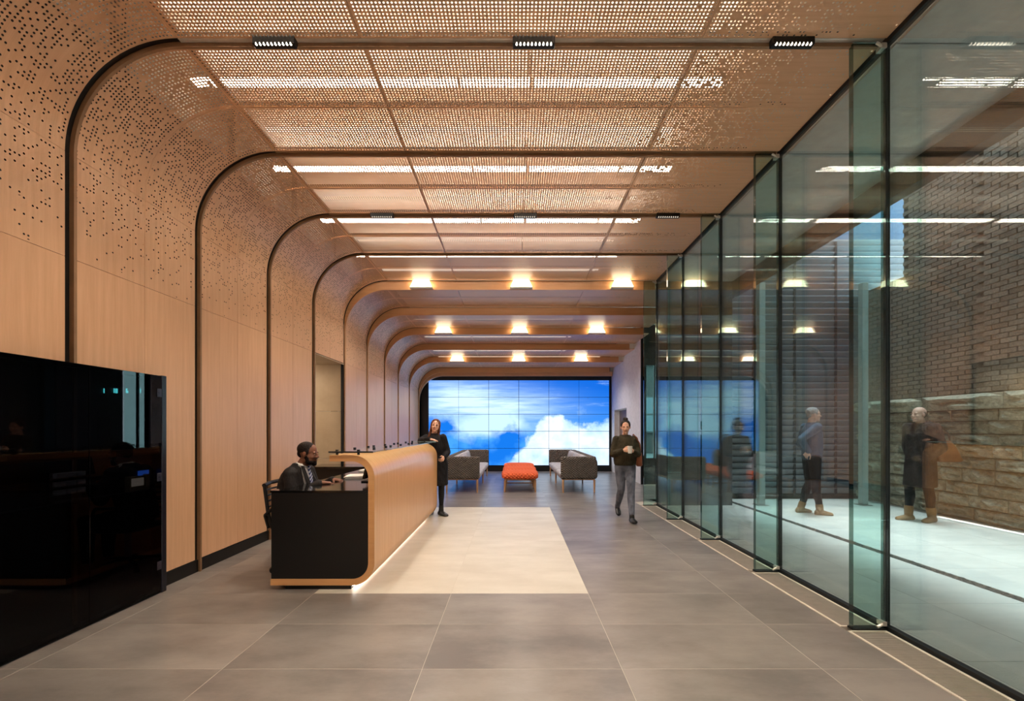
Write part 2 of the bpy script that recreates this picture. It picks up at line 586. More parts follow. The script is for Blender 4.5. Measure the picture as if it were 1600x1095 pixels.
def panel(name, s0, s1, y0, y1, z, mat, parent, perf=True, thick=0.016, gap=0.0017):
    """veneer panel: face, returned edges, joint all round"""
    s0 += gap; s1 -= gap; y0 += gap; y1 -= gap
    m = 0.013                                        # blind margin before the first row of holes
    ss = sorted(set([s0, s1] + ([s0 + m, s1 - m] if perf else [])))
    step = 0.07 if perf else 0.12
    fine = []
    for a, b in zip(ss[:-1], ss[1:]):
        n = max(1, int(math.ceil((b - a) / step)))
        fine += [a + (b - a) * i / n for i in range(n)]
    fine.append(ss[-1])
    ys = [y0, y0 + m, y1 - m, y1] if perf else [y0, y1]
    vs = []; uvs = []; dn = []; fs = []; fd = []
    for s in fine:
        x, zz, nx, nz = path_pt(s, z)
        for y in ys:
            vs.append((x, y, zz)); uvs.append((s, y))
            dn.append(dens(s, z))
    ny = len(ys)
    for i in range(len(fine) - 1):
        for j in range(ny - 1):
            fs.append((i * ny + j, i * ny + j + 1, (i + 1) * ny + j + 1, (i + 1) * ny + j))
            blind = perf and (j in (0, ny - 2) or fine[i] < s0 + m - 1e-6 or fine[i + 1] > s1 - m + 1e-6)
            fd.append(blind)
    # returned edges
    def ring():
        for i in range(len(fine)): yield i * ny
        for j in range(1, ny): yield (len(fine) - 1) * ny + j
        for i in range(len(fine) - 2, -1, -1): yield i * ny + ny - 1
        for j in range(ny - 2, 0, -1): yield j
    rg = list(ring())
    base = len(vs)
    for q in rg:
        s = fine[q // ny]
        x, zz, nx, nz = path_pt(s, z)
        p = vs[q]
        vs.append((p[0] + nx * thick, p[1], p[2] + nz * thick)); uvs.append(uvs[q]); dn.append(0)
    for i in range(len(rg)):
        j = (i + 1) % len(rg)
        fs.append((rg[i], rg[j], base + j, base + i)); fd.append(True)
    me = bpy.data.meshes.new(name)
    me.from_pydata(vs, [], fs)
    me.materials.append(mat)
    if perf:
        me.materials.append(M['veneer'])
        me.polygons.foreach_set('material_index', [1 if q else 0 for q in fd])
    uv = me.uv_layers.new(name='UVMap')
    at = me.attributes.new('dens', 'FLOAT', 'POINT')
    at.data.foreach_set('value', dn)
    vi = np.empty(len(me.loops), dtype=np.int32)
    me.loops.foreach_get('vertex_index', vi)
    uv.data.foreach_set('uv', np.array(uvs, dtype=np.float32)[vi].ravel())
    me.update()
    o = link(name, me, parent)
    if s1 > z - RC and s0 < z - RC + RC * PI / 2 - 0.05:
        me.shade_smooth()
        me.set_sharp_from_angle(angle=math.radians(30))
    return o

# --- structural shells
def box_struct(name, b, mat, parent=None):
    mb = MB(); mb.box(*b)
    o = mb.build(name, mat, parent)
    if parent is None:
        struct(o)
    return o

ceiling = box_struct('ceiling', (XW - 0.25, 3.9, BACK, 15.2, SLAB, SLAB + 0.15), M['plenum'])
wl = MB()
wl.box(XW - 0.25, XW - 0.13, BACK, K(3) - 0.03, 0, SLAB)
wl.box(XW - 0.25, XW - 0.13, K(4), 15.2, 0, SLAB)
wl.box(XW - 0.25, XW - 0.13, K(3) - 0.03, K(4), 2.66, SLAB)
wall_left = struct(wl.build('wall_left', M['cavity']))
wall_back = box_struct('wall_back', (XW - 0.25, XG, BACK - 0.15, BACK, 0, SLAB), M['plaster'])
wall_front = box_struct('wall_front', (XW - 0.25, 3.9, 15.05, 15.2, 0, SLAB), M['black_plain'])

S_JOINT = 2.67
for b in range(KB, KF):
    y0, y1 = K(b), K(b + 1) - 0.037
    z = zc(b)
    sa = z - RC
    sb = sa + RC * PI / 2
    ym = (K(b) + K(b + 1)) / 2
    cuts = [0.125, min(S_JOINT, sa - 0.03), sa, sb, s_of_x(-1.094, z), s_of_x(1.336, z), s_of_x(xend(b), z)]
    seen = b >= -1
    for (ya, yb) in (((y0, ym), (ym, y1)) if seen else ((y0, y1),)):
        for i in range(6):
            if b == 3 and i == 0:
                continue                         # the opening to the lifts
            wall = i < 3
            panel('panel', cuts[i], cuts[i + 1], ya, yb, z, M['veneer'] if i == 0 else M['perf'],
                  wall_left if wall else ceiling, perf=i > 0)

# added strips stop light at panel joints; added baffle keeps lamps out of the cavity
for b in range(-1, KF):
    z = zc(b); y0, y1 = K(b) + 0.01, K(b + 1) - 0.05; ym = (K(b) + K(b + 1)) / 2
    for x in (XW + RC + 0.012, -1.094, 1.336):
        MB().box(x - 0.007, x + 0.007, y0, y1, z + 0.0165, z + 0.045).build('light_stop', M['cavity'], ceiling)
    MB().box(XW + RC, xend(b), ym - 0.007, ym + 0.007, z + 0.0165, z + 0.045).build('light_stop', M['cavity'], ceiling)
    MB().box(-2.90, -2.87, K(b) + 0.08, K(b + 1) - 0.05, z - 0.12, SLAB).build('baffle', M['cavity'], wall_left)

# --- ribs and stepped fascias
def profile(z, off, x1, n=20):
    """(x, z) outline from floor to x1, off metres inside the room"""
    pts = [(XW + off, 0.0)]
    r = RC - off
    for i in range(n + 1):
        t = PI / 2 * i / n
        pts.append((XW + RC - r * math.cos(t), z - RC + r * math.sin(t)))
    pts.append((x1, z - off))
    return pts

def band(inner, outer, y0, y1, mb):
    n = len(inner)
    vs = []
    for (a, b) in zip(inner, outer):
        vs += [(a[0], y0, a[1]), (b[0], y0, b[1]), (b[0], y1, b[1]), (a[0], y1, a[1])]
    fs = []
    for i in range(n - 1):
        p, q = i * 4, (i + 1) * 4
        for k in range(4):
            fs.append((p + k, q + k, q + (k + 1) % 4, p + (k + 1) % 4))
    fs += [(0, 1, 2, 3), ((n - 1) * 4 + 3, (n - 1) * 4 + 2, (n - 1) * 4 + 1, (n - 1) * 4)]
    return mb.add(vs, fs)

for k in range(KB, KF + 1):
    y = K(k)
    x1 = XG - 0.03 if k <= 4 else 3.16
    zo = zc(k - 1); zi = zc(min(k, KF - 1))
    if k == 9: zi = zo - 0.15
    # dark recessed channel in front of the rib
    mb = MB()
    inner = profile(zo, -0.008, x1 if k > 4 else XG - 0.03); outer = profile(zo, -0.05, x1 if k > 4 else XG - 0.03)
    if k == 4:
        pass
    band(inner, outer, y - 0.036, y + 0.001, mb)
    ch = mb.build('trim_%d' % (2 * (k - KB) + 1), M['reveal_black'])
    struct(ch)
    mb = MB()
    inner = profile(zi, 0.026 if k < 4 else 0.020, x1)
    outer = profile(zo, -0.03, x1)
    if k < 4:
        band(inner, outer, y, y + 0.022, mb)
        o = mb.build('trim_%d' % (2 * (k - KB) + 2), M['bronze'])
    else:
        outer = profile(zo, 0.0, x1)
        band(inner, outer, y, y + 0.06, mb)
        o = mb.build('trim_%d' % (2 * (k - KB) + 2), M['veneer_fascia'], uv=lambda co: (co.x + co.z, co.z * 1.0 + co.y))
    struct(o)
    # bright metal lining of the channel on the ceiling run
    if k <= 3:
        mb = MB(); mb.box(XW + RC, XG - 0.03, y - 0.034, y - 0.001, zo + 0.001, zo + 0.006)
        mb.build('channel_lining', M['chrome'] if k < 1 else M['bronze'], ch)

# --- baseboard of the left wall (gap at the opening)
mb = MB()
mb.box(XW - 0.13, XW + 0.006, BACK, K(3) - 0.04, 0, 0.12)
mb.box(XW - 0.13, XW + 0.006, K(4), 15.0, 0, 0.12)
struct(mb.build('baseboard_left', M['black_plain']))

# --- opening to the lifts: lined with large beige tiles
ax0 = -5.6
mb = MB()
mb.box(ax0, XW - 0.13, K(4) + 0.012, K(4) + 0.15, 0, 2.66)
mb.box(ax0, XW - 0.13, K(3) - 0.15, K(3) - 0.03, 0, 2.66)
mb.box(ax0 - 0.12, ax0, K(3) - 0.15, K(4) + 0.15, 0, 2.66)
mb.box(ax0, XW - 0.25, K(3) - 0.15, K(4) + 0.15, 2.66, 2.78)
alc = struct(mb.build('wall_lift_lobby', M['plaster']))
for zi_ in range(3):
    for xi in range(2):
        x0 = XW - 0.02 - 1.2 * (xi + 1); x1 = x0 + 1.2
        mb = MB(); mb.bbox(x0 + 0.0015, x1 - 0.0015, K(4) - 0.003, K(4) + 0.012, zi_ * 0.885 + 0.002, (zi_ + 1) * 0.885 - 0.002, 0.0015)
        mb.build('tile', M['alcove_tile'], alc)
mb = MB(); mb.box(XW - 2.4, XW, K(3), K(4) - 0.003, 2.645, 2.66)
mb.build('soffit_board', M['alcove_tile'], alc)
MB().box(XW - 1.7, XW - 0.9, K(3) + 0.35, K(3) + 0.85, 2.636, 2.645).build('added_ceiling_light', emit('led_lobby_fill', (1.0, 0.86, 0.68), 12.0), alc)  # unseen lamp added to brighten the lift lobby
mb = MB(); mb.box(XW - 0.035, XW - 0.004, K(4) - 0.02, K(4) - 0.004, 0, 2.645)
mb.build('jamb', M['black_plain'], alc)

# --- right-hand wall beyond the entrance, with a timber door
XR = 3.30
dy0, dy1, dz = 12.85, 14.4, 2.06
mb = MB()
mb.box(XR, XR + 0.10, 11.35, dy0, 0, 4.2)
mb.box(XR, XR + 0.25, dy1, 15.05, 0, 4.2)
mb.box(XR, XR + 0.25, dy0, dy1, dz, 4.2)
wr = struct(mb.build('wall_right', M['plaster']))
mb = MB(); mb.box(XR - 0.02, XR + 0.10, 11.30, 11.35, 0, 4.1)
mb.build('corner_trim', M['reveal_black'], wr)
door = struct(MB().box(XR + 0.16, XR + 0.21, dy0 + 0.02, dy1 - 0.02, 0.01, dz - 0.02).build('door_1', plain('brown_door', (116, 88, 68), 0.5)))
MB().bbox(XR + 0.10, XR + 0.16, dy0 + 0.10, dy0 + 0.13, 0.95, 1.2).build('door_handle', M['steel'], door)

# --- floor
floor = MB().box(XW - 2.6, 2.372, BACK, 15.1, -0.14, -0.0008).box(2.372, 4.2, 8.2, 15.1, -0.14, -0.0008).box(2.372, XG + 0.02, BACK, 8.2, -0.14, -0.036)
floor = struct(floor.build('floor', M['grout']))
TX = [0.645 + 1.2 * i for i in range(-6, 4)]
TY = [3.816 + 0.6 * j for j in range(-4, 20)]
for i in range(len(TX) - 1):
    for j in range(len(TY) - 1):
        x0, x1, y0, y1 = TX[i], TX[i + 1], TY[j], TY[j + 1]
        cream = (-1.76 < x0 and x1 < 0.66 and 3.8 < y0 and y1 < 8.03)
        x0 = max(x0, XW - 2.4 if (y0 > K(3) - 0.7 and y1 < K(4) + 0.6) else XW - 0.005)
        lim = 2.372 if y0 < 8.2 else 3.31
        if y0 > 8.2 and y1 < 11.4: lim = 4.1
        x1 = min(x1, lim)
        if x1 - x0 < 0.05: continue
        g = 0.0015
        mb = MB(); mb.bbox(x0 + g, x1 - g, y0 + g, y1 - g, -0.012, 0.0, 0.0006)
        mb.build('tile', M['cream_tile'] if cream else M['grey_tile'], floor)

# --- trench grates along the glass: frame and cross bars
for k in range(-2, 4):
    y0, y1 = K(k) + 0.035, K(k + 1) - 0.035
    fr = MB()
    fr.box(2.374, 2.390, y0, y1, -0.03, 0.004); fr.box(2.630, 2.648, y0, y1, -0.03, 0.004)
    fr.box(2.390, 2.630, y0, y0 + 0.012, -0.03, 0.004); fr.box(2.390, 2.630, y1 - 0.012, y1, -0.03, 0.004)
    f = fr.build('grate_frame', M['grate_edge'], floor)
    mb = MB()
    n = int((y1 - y0 - 0.03) / 0.0125)
    for i in range(n):
        y = y0 + 0.018 + i * 0.0125
        mb.box(2.390, 2.630, y, y + 0.0055, -0.012, 0.002)
    mb.box(2.505, 2.515, y0, y1, -0.03, -0.012)
    b_ = mb.build('grate_bars', M['grate'], f)
    b_['kind'] = 'stuff'
MB().box(2.372, 2.66, BACK, 8.2, -0.035, -0.03).build('trench_bottom', M['black_plain'], floor)

# --- glass wall: one window per bay, each with its pane, fin and fittings
for k in range(KB, 4):
    y0, y1 = K(k), K(k + 1)
    win = MB()
    win.box(XG - 0.008, XG + 0.036, y0, y1, 0.0, 0.028)          # sill channel
    win.box(XG - 0.012, XG + 0.036, y0, y1, 4.195, 4.24)         # head channel
    win.box(XG - 0.008, XG + 0.030, y1 - 0.007, y1 + 0.007, 0.028, 4.195)   # silicone joint
    win = struct(win.build('window_%d' % (k - KB + 1), M['rubber']))
    mb = MB(); mb.box(XG, XG + 0.012, y0 + 0.012, y1 - 0.012, 0.045, 4.195)
    mb.build('pane', M['glass'], win)
    mb = MB(); mb.box(XG + 0.022, XG + 0.032, y0 + 0.012, y1 - 0.012, 0.045, 4.195)
    mb.build('pane', M['glass'], win)
    mb = MB()
    mb.box(2.425, XG - 0.014, y1 - 0.021, y1 + 0.021, 0.012, 4.205)
    fin = mb.build('fin', (M['fin_glass'], M['fin_edge']), win)
    fin.data.polygons.foreach_set('material_index', [1, 1, 0, 1, 0, 1])
    mb = MB()
    mb.box(XG - 0.045, XG - 0.009, y1 - 0.028, y1 + 0.028, 4.165, 4.20)
    mb.tube((XG - 0.045, y1 - 0.026, 4.175), (XG - 0.085, y1 - 0.026, 4.20), 0.010, 0.010, 8)
    mb.build('patch_fitting', M['chrome'], win)
    mb = MB()
    mb.box(XG - 0.040, XG - 0.009, y1 - 0.027, y1 + 0.027, 0.03, 0.060)
    mb.tube((XG - 0.04, y1 - 0.026, 0.045), (XG - 0.08, y1 - 0.026, 0.025), 0.010, 0.010, 8)
    mb.build('patch_fitting', M['chrome'], win)
    mb = MB(); mb.box(2.42, XG - 0.014, y1 - 0.03, y1 + 0.03, 0.0, 0.014)
    mb.build('fin_shoe', M['black_metal'], win)

# --- entrance recess beyond the last fin: dark side wall, glazed doors, facade across the street
mb = MB()
mb.box(XG + 0.06, 4.1, K(4) + 0.02, K(4) + 0.10, 0, 4.6)
struct(mb.build('wall_entrance', plain('dark_clad', (70, 72, 76), 0.5)))
struct(MB().box(4.0, 4.12, K(4) + 0.10, 11.35, 0, 4.6).build('wall_vestibule', plain('dark_clad', (70, 72, 76), 0.5)))
ent = MB()
ent.box(XR + 0.10, 4.0, 11.35, 11.42, 0.0, 0.68)
ent.box(XR + 0.10, XR + 0.13, 11.35, 11.42, 0.68, 4.6)
ent.box(XR + 0.13, 4.0, 11.35, 11.42, 3.1, 3.2)
ent.box(XR + 0.33, XR + 0.36, 11.35, 11.42, 0.68, 3.1)
ent.box(XR + 0.13, 4.0, 11.35, 11.42, 3.2, 4.6)
ent = struct(ent.build('door_2', M['black_metal']))
MB().box(XR + 0.13, 4.0, 11.38, 11.39, 0.68, 3.1).build('pane', M['fin_glass'], ent)
sb = thing('street_building', 'dark stone office facade with sash windows, seen past the last glass fin', 'building', (8.6, 26, 0))
mb = MB(); mb.box(-4, 5, 0, 1, 0, 13)
mb.build('facade', plain('street_stone', (44, 43, 42), 0.9, var=0.2, scale=0.8), sb)
for i in range(4):
    for j in range(3):
        x = -3.4 + i * 2.2; z = 1.2 + j * 4
        fr = MB().box(x, x + 1.2, -0.12, 0.02, z, z + 2.2).build('window', M['reveal_black'], sb)
        MB().box(x + 0.1, x + 1.1, -0.13, -0.12, z + 0.1, z + 1.05).box(x + 0.1, x + 1.1, -0.13, -0.12, z + 1.15, z + 2.1).build('pane', plain('pane_sky', (60, 72, 82), 0.3), fr)

struct(MB().box(2.0, 20, 15.3, 40, -0.2, -0.02).build('street_ground', plain('asphalt', (60, 60, 62), 0.9)))
struct(MB().box(4.12, 9.6, 9.62, 15.3, -0.2, -0.02).build('street_pavement', plain('asphalt', (60, 60, 62), 0.9)))

# ================================================================== THE COURTYARD
XB = 7.1
yard = MB().box(XG + 0.075, XB + 1.2, BACK, 9.34, -0.14, -0.006)
yard = struct(yard.build('courtyard_floor', M['mortar']))
px_ = [XG + 0.09, 3.42, 4.23, 4.34, 5.26, 6.18, 7.08]
for i in range(6):
    if i == 2: continue
    for j in range(-1, 9):
        y0 = 0.9 + j * 0.9
        y1 = min(y0 + 0.9, 8.98)
        mb = MB(); mb.bbox(px_[i] + 0.002, px_[i + 1] - 0.002, y0 + 0.002, y1 - 0.002, -0.02, 0.0, 0.002)
        mb.build('paver', M['paver'], yard)
random.seed(3)
mb = MB()
for i in range(1300):
    y = random.uniform(0.5, 8.9); x = random.uniform(4.245, 4.33)
    r = random.uniform(0.010, 0.020)
    mb.ell((x, y, -0.006), (r, r * 1.2, r * 0.7), None, 6, 4)
pb = mb.build('pebbles', M['pebble'], yard); pb['kind'] = 'stuff'

# brick wall on a rock-faced stone base
bw = MB()
bw.box(XB + 0.09, XB + 0.4, BACK, 8.05, 0, 9.5)
bw.box(XB + 0.09, XB + 0.4, 8.05, 9.0, 0, 4.25)
bwall = struct(bw.build('wall_courtyard', M['mortar']))
rs = random.Random(11)
# rock-faced stones: displaced grid block
def stone_mesh(seed):
    r = random.Random(seed)
    nx, nz = 7, 5
    vs = []; fs = []
    for j in range(nz):
        for i in range(nx):
            e = (i in (0, nx - 1)) or (j in (0, nz - 1))
            vs.append((-(0.006 if e else 0.055 + r.uniform(-0.05, 0.05)), i / (nx - 1) + (0 if e else r.uniform(-.04, .04)), j / (nz - 1) + (0 if e else r.uniform(-.06, .06))))
    for j in range(nz - 1):
        for i in range(nx - 1):
            a = j * nx + i
            fs.append((a, a + nx, a + nx + 1, a + 1))
    o = len(vs)
    for (i, j) in ((0, 0), (nx - 1, 0), (nx - 1, nz - 1), (0, nz - 1)):
        vs.append((0.09, i / (nx - 1), j / (nz - 1)))
    e1 = [i for i in range(nx)]; e2 = [j * nx + nx - 1 for j in range(nz)]
    e3 = [(nz - 1) * nx + i for i in range(nx - 1, -1, -1)]; e4 = [j * nx for j in range(nz - 1, -1, -1)]
    fs += [tuple(e1) + (o + 1, o), tuple(e2) + (o + 2, o + 1), tuple(e3) + (o + 3, o + 2), tuple(e4) + (o, o + 3)]
    m = bpy.data.meshes.new('stone'); m.from_pydata(vs, [], fs); m.materials.append(M['stone']); m.update()
    return m
SM = [stone_mesh(i) for i in range(10)]
zs = [0.02, 0.22, 0.41, 0.60, 0.82, 1.00, 1.19, 1.36, 1.56, 1.735]
nst = 0
for j in range(9):
    y = 2.2 - rs.uniform(0, 0.5)
    while y < 8.95:
        L = rs.uniform(0.30, 0.75)
        y2 = min(y + L, 8.97)
        o = link('stone', rs.choice(SM), bwall)
        o.location = (XB, y + 0.006, zs[j] + 0.006); o.scale = (1, y2 - y - 0.012, zs[j + 1] - zs[j] - 0.012)
        y = y2; nst += 1
y = 2.1
while y < 8.95:                                         # projecting cap course
    y2 = min(y + rs.uniform(1.1, 1.5), 8.97)
    o = link('stone', rs.choice(SM), bwall)
    o.location = (XB - 0.05, y + 0.004, 1.745); o.scale = (1.4, y2 - y - 0.008, 0.235)
    y = y2
# bricks: the 300 largest in view are parts, the rest one mass
cells = []
row = 0
z = 1.995
while z < 7.1:
    y = 2.0 + (0.11 if row % 2 else 0)
    while y < 8.95:
        y2 = y + 0.21
        if not (y2 > 8.02 and z > 4.15):
            pil = 5.98 < (y + y2) / 2 < 6.55
            cells.append((y, y2, z, pil))
        y += 0.222
    z += 0.0755; row += 1
def in_view(c):
    ym = (c[0] + c[1]) / 2
    px = 804 + XB * 681 / ym; py = 670 - (c[2] - CAM_H) / ym * 681
    return px < 1600 and py > 670 - 0.62 * (px - 804)
vis = sorted([c for c in cells if in_view(c)], key=lambda c: c[0])
near = set(vis[:300])
bm_ = MB(); bm_.bbox(0, 0.10, 0, 1, 0, 1, 0.004)
BR = bm_.mesh('brick', (M['brick'],))
rest = MB()
for c in cells:
    off = (-0.07 if c[3] else 0) + rs.uniform(-0.004, 0.004)
    if c in near:
        o = link('brick', BR, bwall)
        o.location = (XB + off + 0.01, c[0] + 0.006, c[2] + 0.005)
        o.scale = (1, c[1] - c[0] - 0.006, 0.0655)
    else:
        rest.box(XB + off + 0.01, XB + off + 0.11, c[0] + 0.006, c[1], c[2] + 0.005, c[2] + 0.0705)
r_ = rest.build('brick_mass', M['brick'], bwall); r_['kind'] = 'stuff'
MB().box(XB - 0.035, XB + 0.0, BACK, 8.97, 0, 0.02).build('kerb', M['soffit'], bwall)

# louvred wall closing the courtyard
lv = MB().box(4.12, XB + 1.2, 9.06, 9.2, 0, 5.35)
lw_ = struct(lv.build('wall_louvre', M['louvre_back']))
for i in range(41):
    z0 = 0.10 + i * 0.128
    mb = MB()
    mb.prism([(8.985, z0 + 0.126), (8.985, z0 + 0.104), (9.035, z0 + 0.012), (9.06, z0), (9.06, z0 + 0.126)], 'x', 4.13, XB + 1.1)
    mb.build('slat', M['louvre'], lw_)
for x in (4.9, 5.75, 6.6):
    MB().box(x, x + 0.05, 8.985, 9.0, 0.05, 5.3).build('stile', M['louvre_back'], lw_)

# tall walls added to narrow daylight into a light well; blue one replaces sky
mb = MB(); mb.box(3.9, 9.5, 9.35, 9.6, 0, 13)
struct(mb.build('wall_sky_stand_in', plain('sky_stand_in_blue', (70, 96, 122), 0.6)))
mb = MB(); mb.box(XG + 0.08, XB + 0.4, BACK - 0.3, BACK, 0, 10)
struct(mb.build('wall_courtyard_end', M['soffit']))
mb = MB(); mb.box(3.9, 4.1, BACK, 9.35, 4.36, 9.5)
struct(mb.build('wall_upper_storey', M['soffit']))

# canopy over the first strip of the courtyard
can = MB().box(XG + 0.08, 4.12, BACK, 9.0, 4.235, 4.36)
can = struct(can.build('canopy_slab', M['soffit']))
for k in range(-2, 5):
    y0, y1 = K(k) + 0.004, K(k + 1) - 0.004
    if y0 > 8.9: continue
    MB().bbox(XG + 0.085, 4.10, y0, min(y1, 8.99), 4.215, 4.235, 0.002).build('soffit_panel', M['soffit'], can)
MB().box(4.10, 4.24, BACK, 9.0, 3.955, 4.36).build('edge_beam', M['dark_beam'], can)

# pale steel posts
for (x, y) in ((4.66, 8.25), (6.60, 8.25)):
    p = thing('steel_post', ['pale steel post standing on the bright paving left of the man in the blue sweater', 'pale steel post before the louvres, between the two men outside'][x > 6], 'post', (x, y, 0))
    MB().bbox(-0.055, 0.055, -0.055, 0.055, 0.012, 4.2).build('shaft', plain('post_grey', (176, 180, 180), 0.5), p)
    MB().box(-0.1, 0.1, -0.1, 0.1, 0, 0.012).build('base_plate', M['steel'], p)
# ================================================================== LIGHT FITTINGS
ORD = ['nearest', 'second', 'third', 'fourth']
for k in range(-2, 4):  # rows before the first rib are out of view, added for their light
    y = K(k) + 0.655
    nm = ('white light row glowing through the perforated ceiling, %s of four from the front' % ORD[k]) if k >= 0 else \
         'unseen white LED light row added above the ceiling, %s' % ('just in front of the first rib' if k == -1 else 'over the entrance end of the room')
    t = thing('light_strip', nm, 'light', (0, y, 4.45), 0, 'LED rows above the ceiling')
    for (a, b) in ((-2.79, -1.76), (-1.75, -0.50), (-0.47, 0.128), (0.162, 1.20), (1.22, 1.817)):
        MB().box(a, b, -0.045, 0.045, 0, 0.012).build('diffuser', M['led_warm'], t)
        MB().box(a, b, -0.012, 0.012, 0.012, 0.03).build('housing', M['steel'], t)
    MB().box(0.12, 0.14, -0.01, 0.01, 0.04, SLAB - 4.45).build('hanger', M['steel'], t)
for k in range(-2, 9):                                   # softer strip hidden beside every rib
    z = zc(k) + 0.16
    y = K(k + 1) - 0.10
    o = MB().box(-2.45, 1.55, y - 0.02, y + 0.02, z, z + 0.02).build('light_strip', M['led_cove'], ceiling)
    if k >= 4:
        MB().box(-2.45, 2.75, K(k) + 0.80, K(k) + 0.86, z + 0.12, z + 0.14).build('light_strip', M['led_cove'], ceiling)

XS = {0: 'left', 1: 'middle', 2: 'right'}
for k, nm in ((-2, None), (0, 'first rib'), (2, 'third rib')):  # the unnamed row is out of view, added for its light
    for i, x in enumerate((-1.71, 0.137, 1.98)):
        lab = 'black linear spotlight, row of bright dots, %s one on the %s' % (XS[i], nm) if nm == 'first rib' else \
              ('small dark linear spotlight bar set in the %s, %s one' % (nm, XS[i]) if nm else 'unseen black linear spotlight added over the entrance end, %s one' % XS[i])
        t = thing('linear_spotlight', lab, 'light', (x, K(k) - 0.02, 4.22), 0, 'spotlights in the rib channels')
        MB().bbox(-0.15, 0.15, -0.035, 0.016, -0.052, 0.01, 0.004).build('housing', M['black_metal'], t)
        mb = MB()
        for j in range(10):
            mb.ell((-0.122 + j * 0.0271, -0.026, -0.047), (0.0085, 0.011, 0.010), None, 8, 6)
        MB.build(mb, 'lenses', M['led_spot' if k < 2 else 'led_spot_dim'], t)
        ld = bpy.data.lights.new('spot', 'SPOT')
        ld.energy = SPOT_W; ld.color = (1.0, 0.87, 0.72); ld.spot_size = math.radians(110); ld.spot_blend = 0.8; ld.shadow_soft_size = 0.08
        lo = bpy.data.objects.new('spot', ld); C.objects.link(lo); lo.parent = t
        lo.location = (0, -0.01, -0.08)

for r, k in enumerate((4, 6, 8)):
    zf = zc(k)
    for i, x in enumerate((-1.74, 0.125, 2.01)):
        t = thing('sconce', 'glowing trapezoid downlight on the %s lit beam, %s one of three' % (['first', 'second', 'last'][r], XS[i]), 'light',
                  (x, K(k), zf), 0, 'downlights on the stepped beams')
        h = 0.135
        mb = MB()
        mb.add([(-0.20, -0.10, 0.004), (0.20, -0.10, 0.004), (0.20, 0, 0.004), (-0.20, 0, 0.004),
                (-0.145, -0.085, h), (0.145, -0.085, h), (0.145, 0, h), (-0.145, 0, h)],
               [(0, 3, 2, 1), (4, 5, 6, 7), (0, 1, 5, 4), (1, 2, 6, 5), (3, 0, 4, 7)])
        mb.build('diffuser', M['led_sconce'], t)
        MB().box(-0.21, 0.21, -0.105, 0, -0.008, 0.004).build('rim', M['white'], t)
        ld = bpy.data.lights.new('spot', 'SPOT')
        ld.energy = 54.0; ld.color = (1.0, 0.92, 0.86); ld.spot_size = math.radians(140); ld.spot_blend = 0.7; ld.shadow_soft_size = 0.1
        lo = bpy.data.objects.new('spot', ld); C.objects.link(lo); lo.parent = t
        lo.location = (0, -0.12, -0.05)

# ================================================================== VIDEO WALL
vw = thing('video_wall', 'big video wall of tiled screens showing blue sky and white clouds', 'screen', (0, 14.76, 0))
fr = MB()
fr.box(-3.19, 3.29, 0.05, 0.27, 0.0, 3.34)
fr.build('frame', M['black_plain'], vw)
sx0, sx1, sz0, sz1 = -2.915, 3.205, 0.205, 3.09
cw, chh = (sx1 - sx0) / 6, (sz1 - sz0) / 5
for i in range(6):
    for j in range(5):
        a, c = sx0 + i * cw, sz0 + j * chh
        mb = MB(); mb.box(a + 0.007, a + cw - 0.007, 0, 0.05, c + 0.007, c + chh - 0.007)
        mb.build('screen_panel', M['screen'], vw, uv=lambda co: ((co.x - sx0) / (sx1 - sx0), (co.z - sz0) / (sz1 - sz0)))
# short veneer return closing the last arch onto the screen
mb = MB()
band(profile(3.215, 0.0, 3.28), profile(3.36, 0.0, 3.28), 14.60, 14.74, mb)
struct(mb.build('trim_40', M['veneer'], uv=lambda co: (co.x + co.z, co.y)))

# ================================================================== BLACK GLASS CABINET (left)
cab = thing('glass_cabinet', 'tall black glass cabinet built against the left veneer wall', 'cabinet', (XW, 0, 0))
mb = MB()
mb.box(0.002, 0.012, 1.05, 3.83, 0.02, 1.905)
mb.box(0.012, 0.085, 1.05, 3.83, 0.0, 0.025); mb.box(0.012, 0.085, 1.05, 3.83, 1.88, 1.905)
mb.build('carcass', plain('cabinet_inside', (26, 26, 30), 0.6), cab)
mb = MB(); mb.bbox(0.0, 0.10, 3.832, 3.885, 0.0, 1.91)
mb.build('end_post', plain('post_blue_black', (30, 32, 42), 0.25), cab)
for i, (a, b) in enumerate(((1.05, 1.80), (1.80, 2.53), (2.53, 3.18), (3.18, 3.828))):
    dr = MB(); dr.bbox(0.088, 0.100, a + 0.002, b - 0.002, 0.012, 1.905, 0.001)
    d = dr.build('door', M['black_glass'], cab)
    if i == 3:
        for zz in (0.25, 1.02, 1.755):
            MB().bbox(0.100, 0.106, b - 0.05, b - 0.005, zz - 0.035, zz + 0.035, 0.002).tube((0.106, b - 0.025, zz), (0.110, b - 0.025, zz), 0.012, 0.012, 10).build('hinge', plain('hinge_dark', (58, 60, 74), 0.35, 0.5), d)
MB().box(0.012, 0.080, 1.05, 3.82, 1.245, 1.270).box(0.068, 0.080, 1.05, 3.82, 1.222, 1.245).build('shelf', plain('shelf_brown', (150, 104, 66), 0.4), cab)  # front lip added to hide the lamp beneath
MB().box(0.012, 0.080, 1.05, 3.82, 0.905, 0.925).build('shelf', plain('cabinet_inside', (26, 26, 30), 0.6), cab)
MB().box(0.016, 0.026, 2.62, 3.80, 1.234, 1.244).build('added_shelf_light', emit('led_shelf_fill', (0.9, 0.95, 1.0), 2.2), cab)  # added lamp so the rack shows through the dark glass
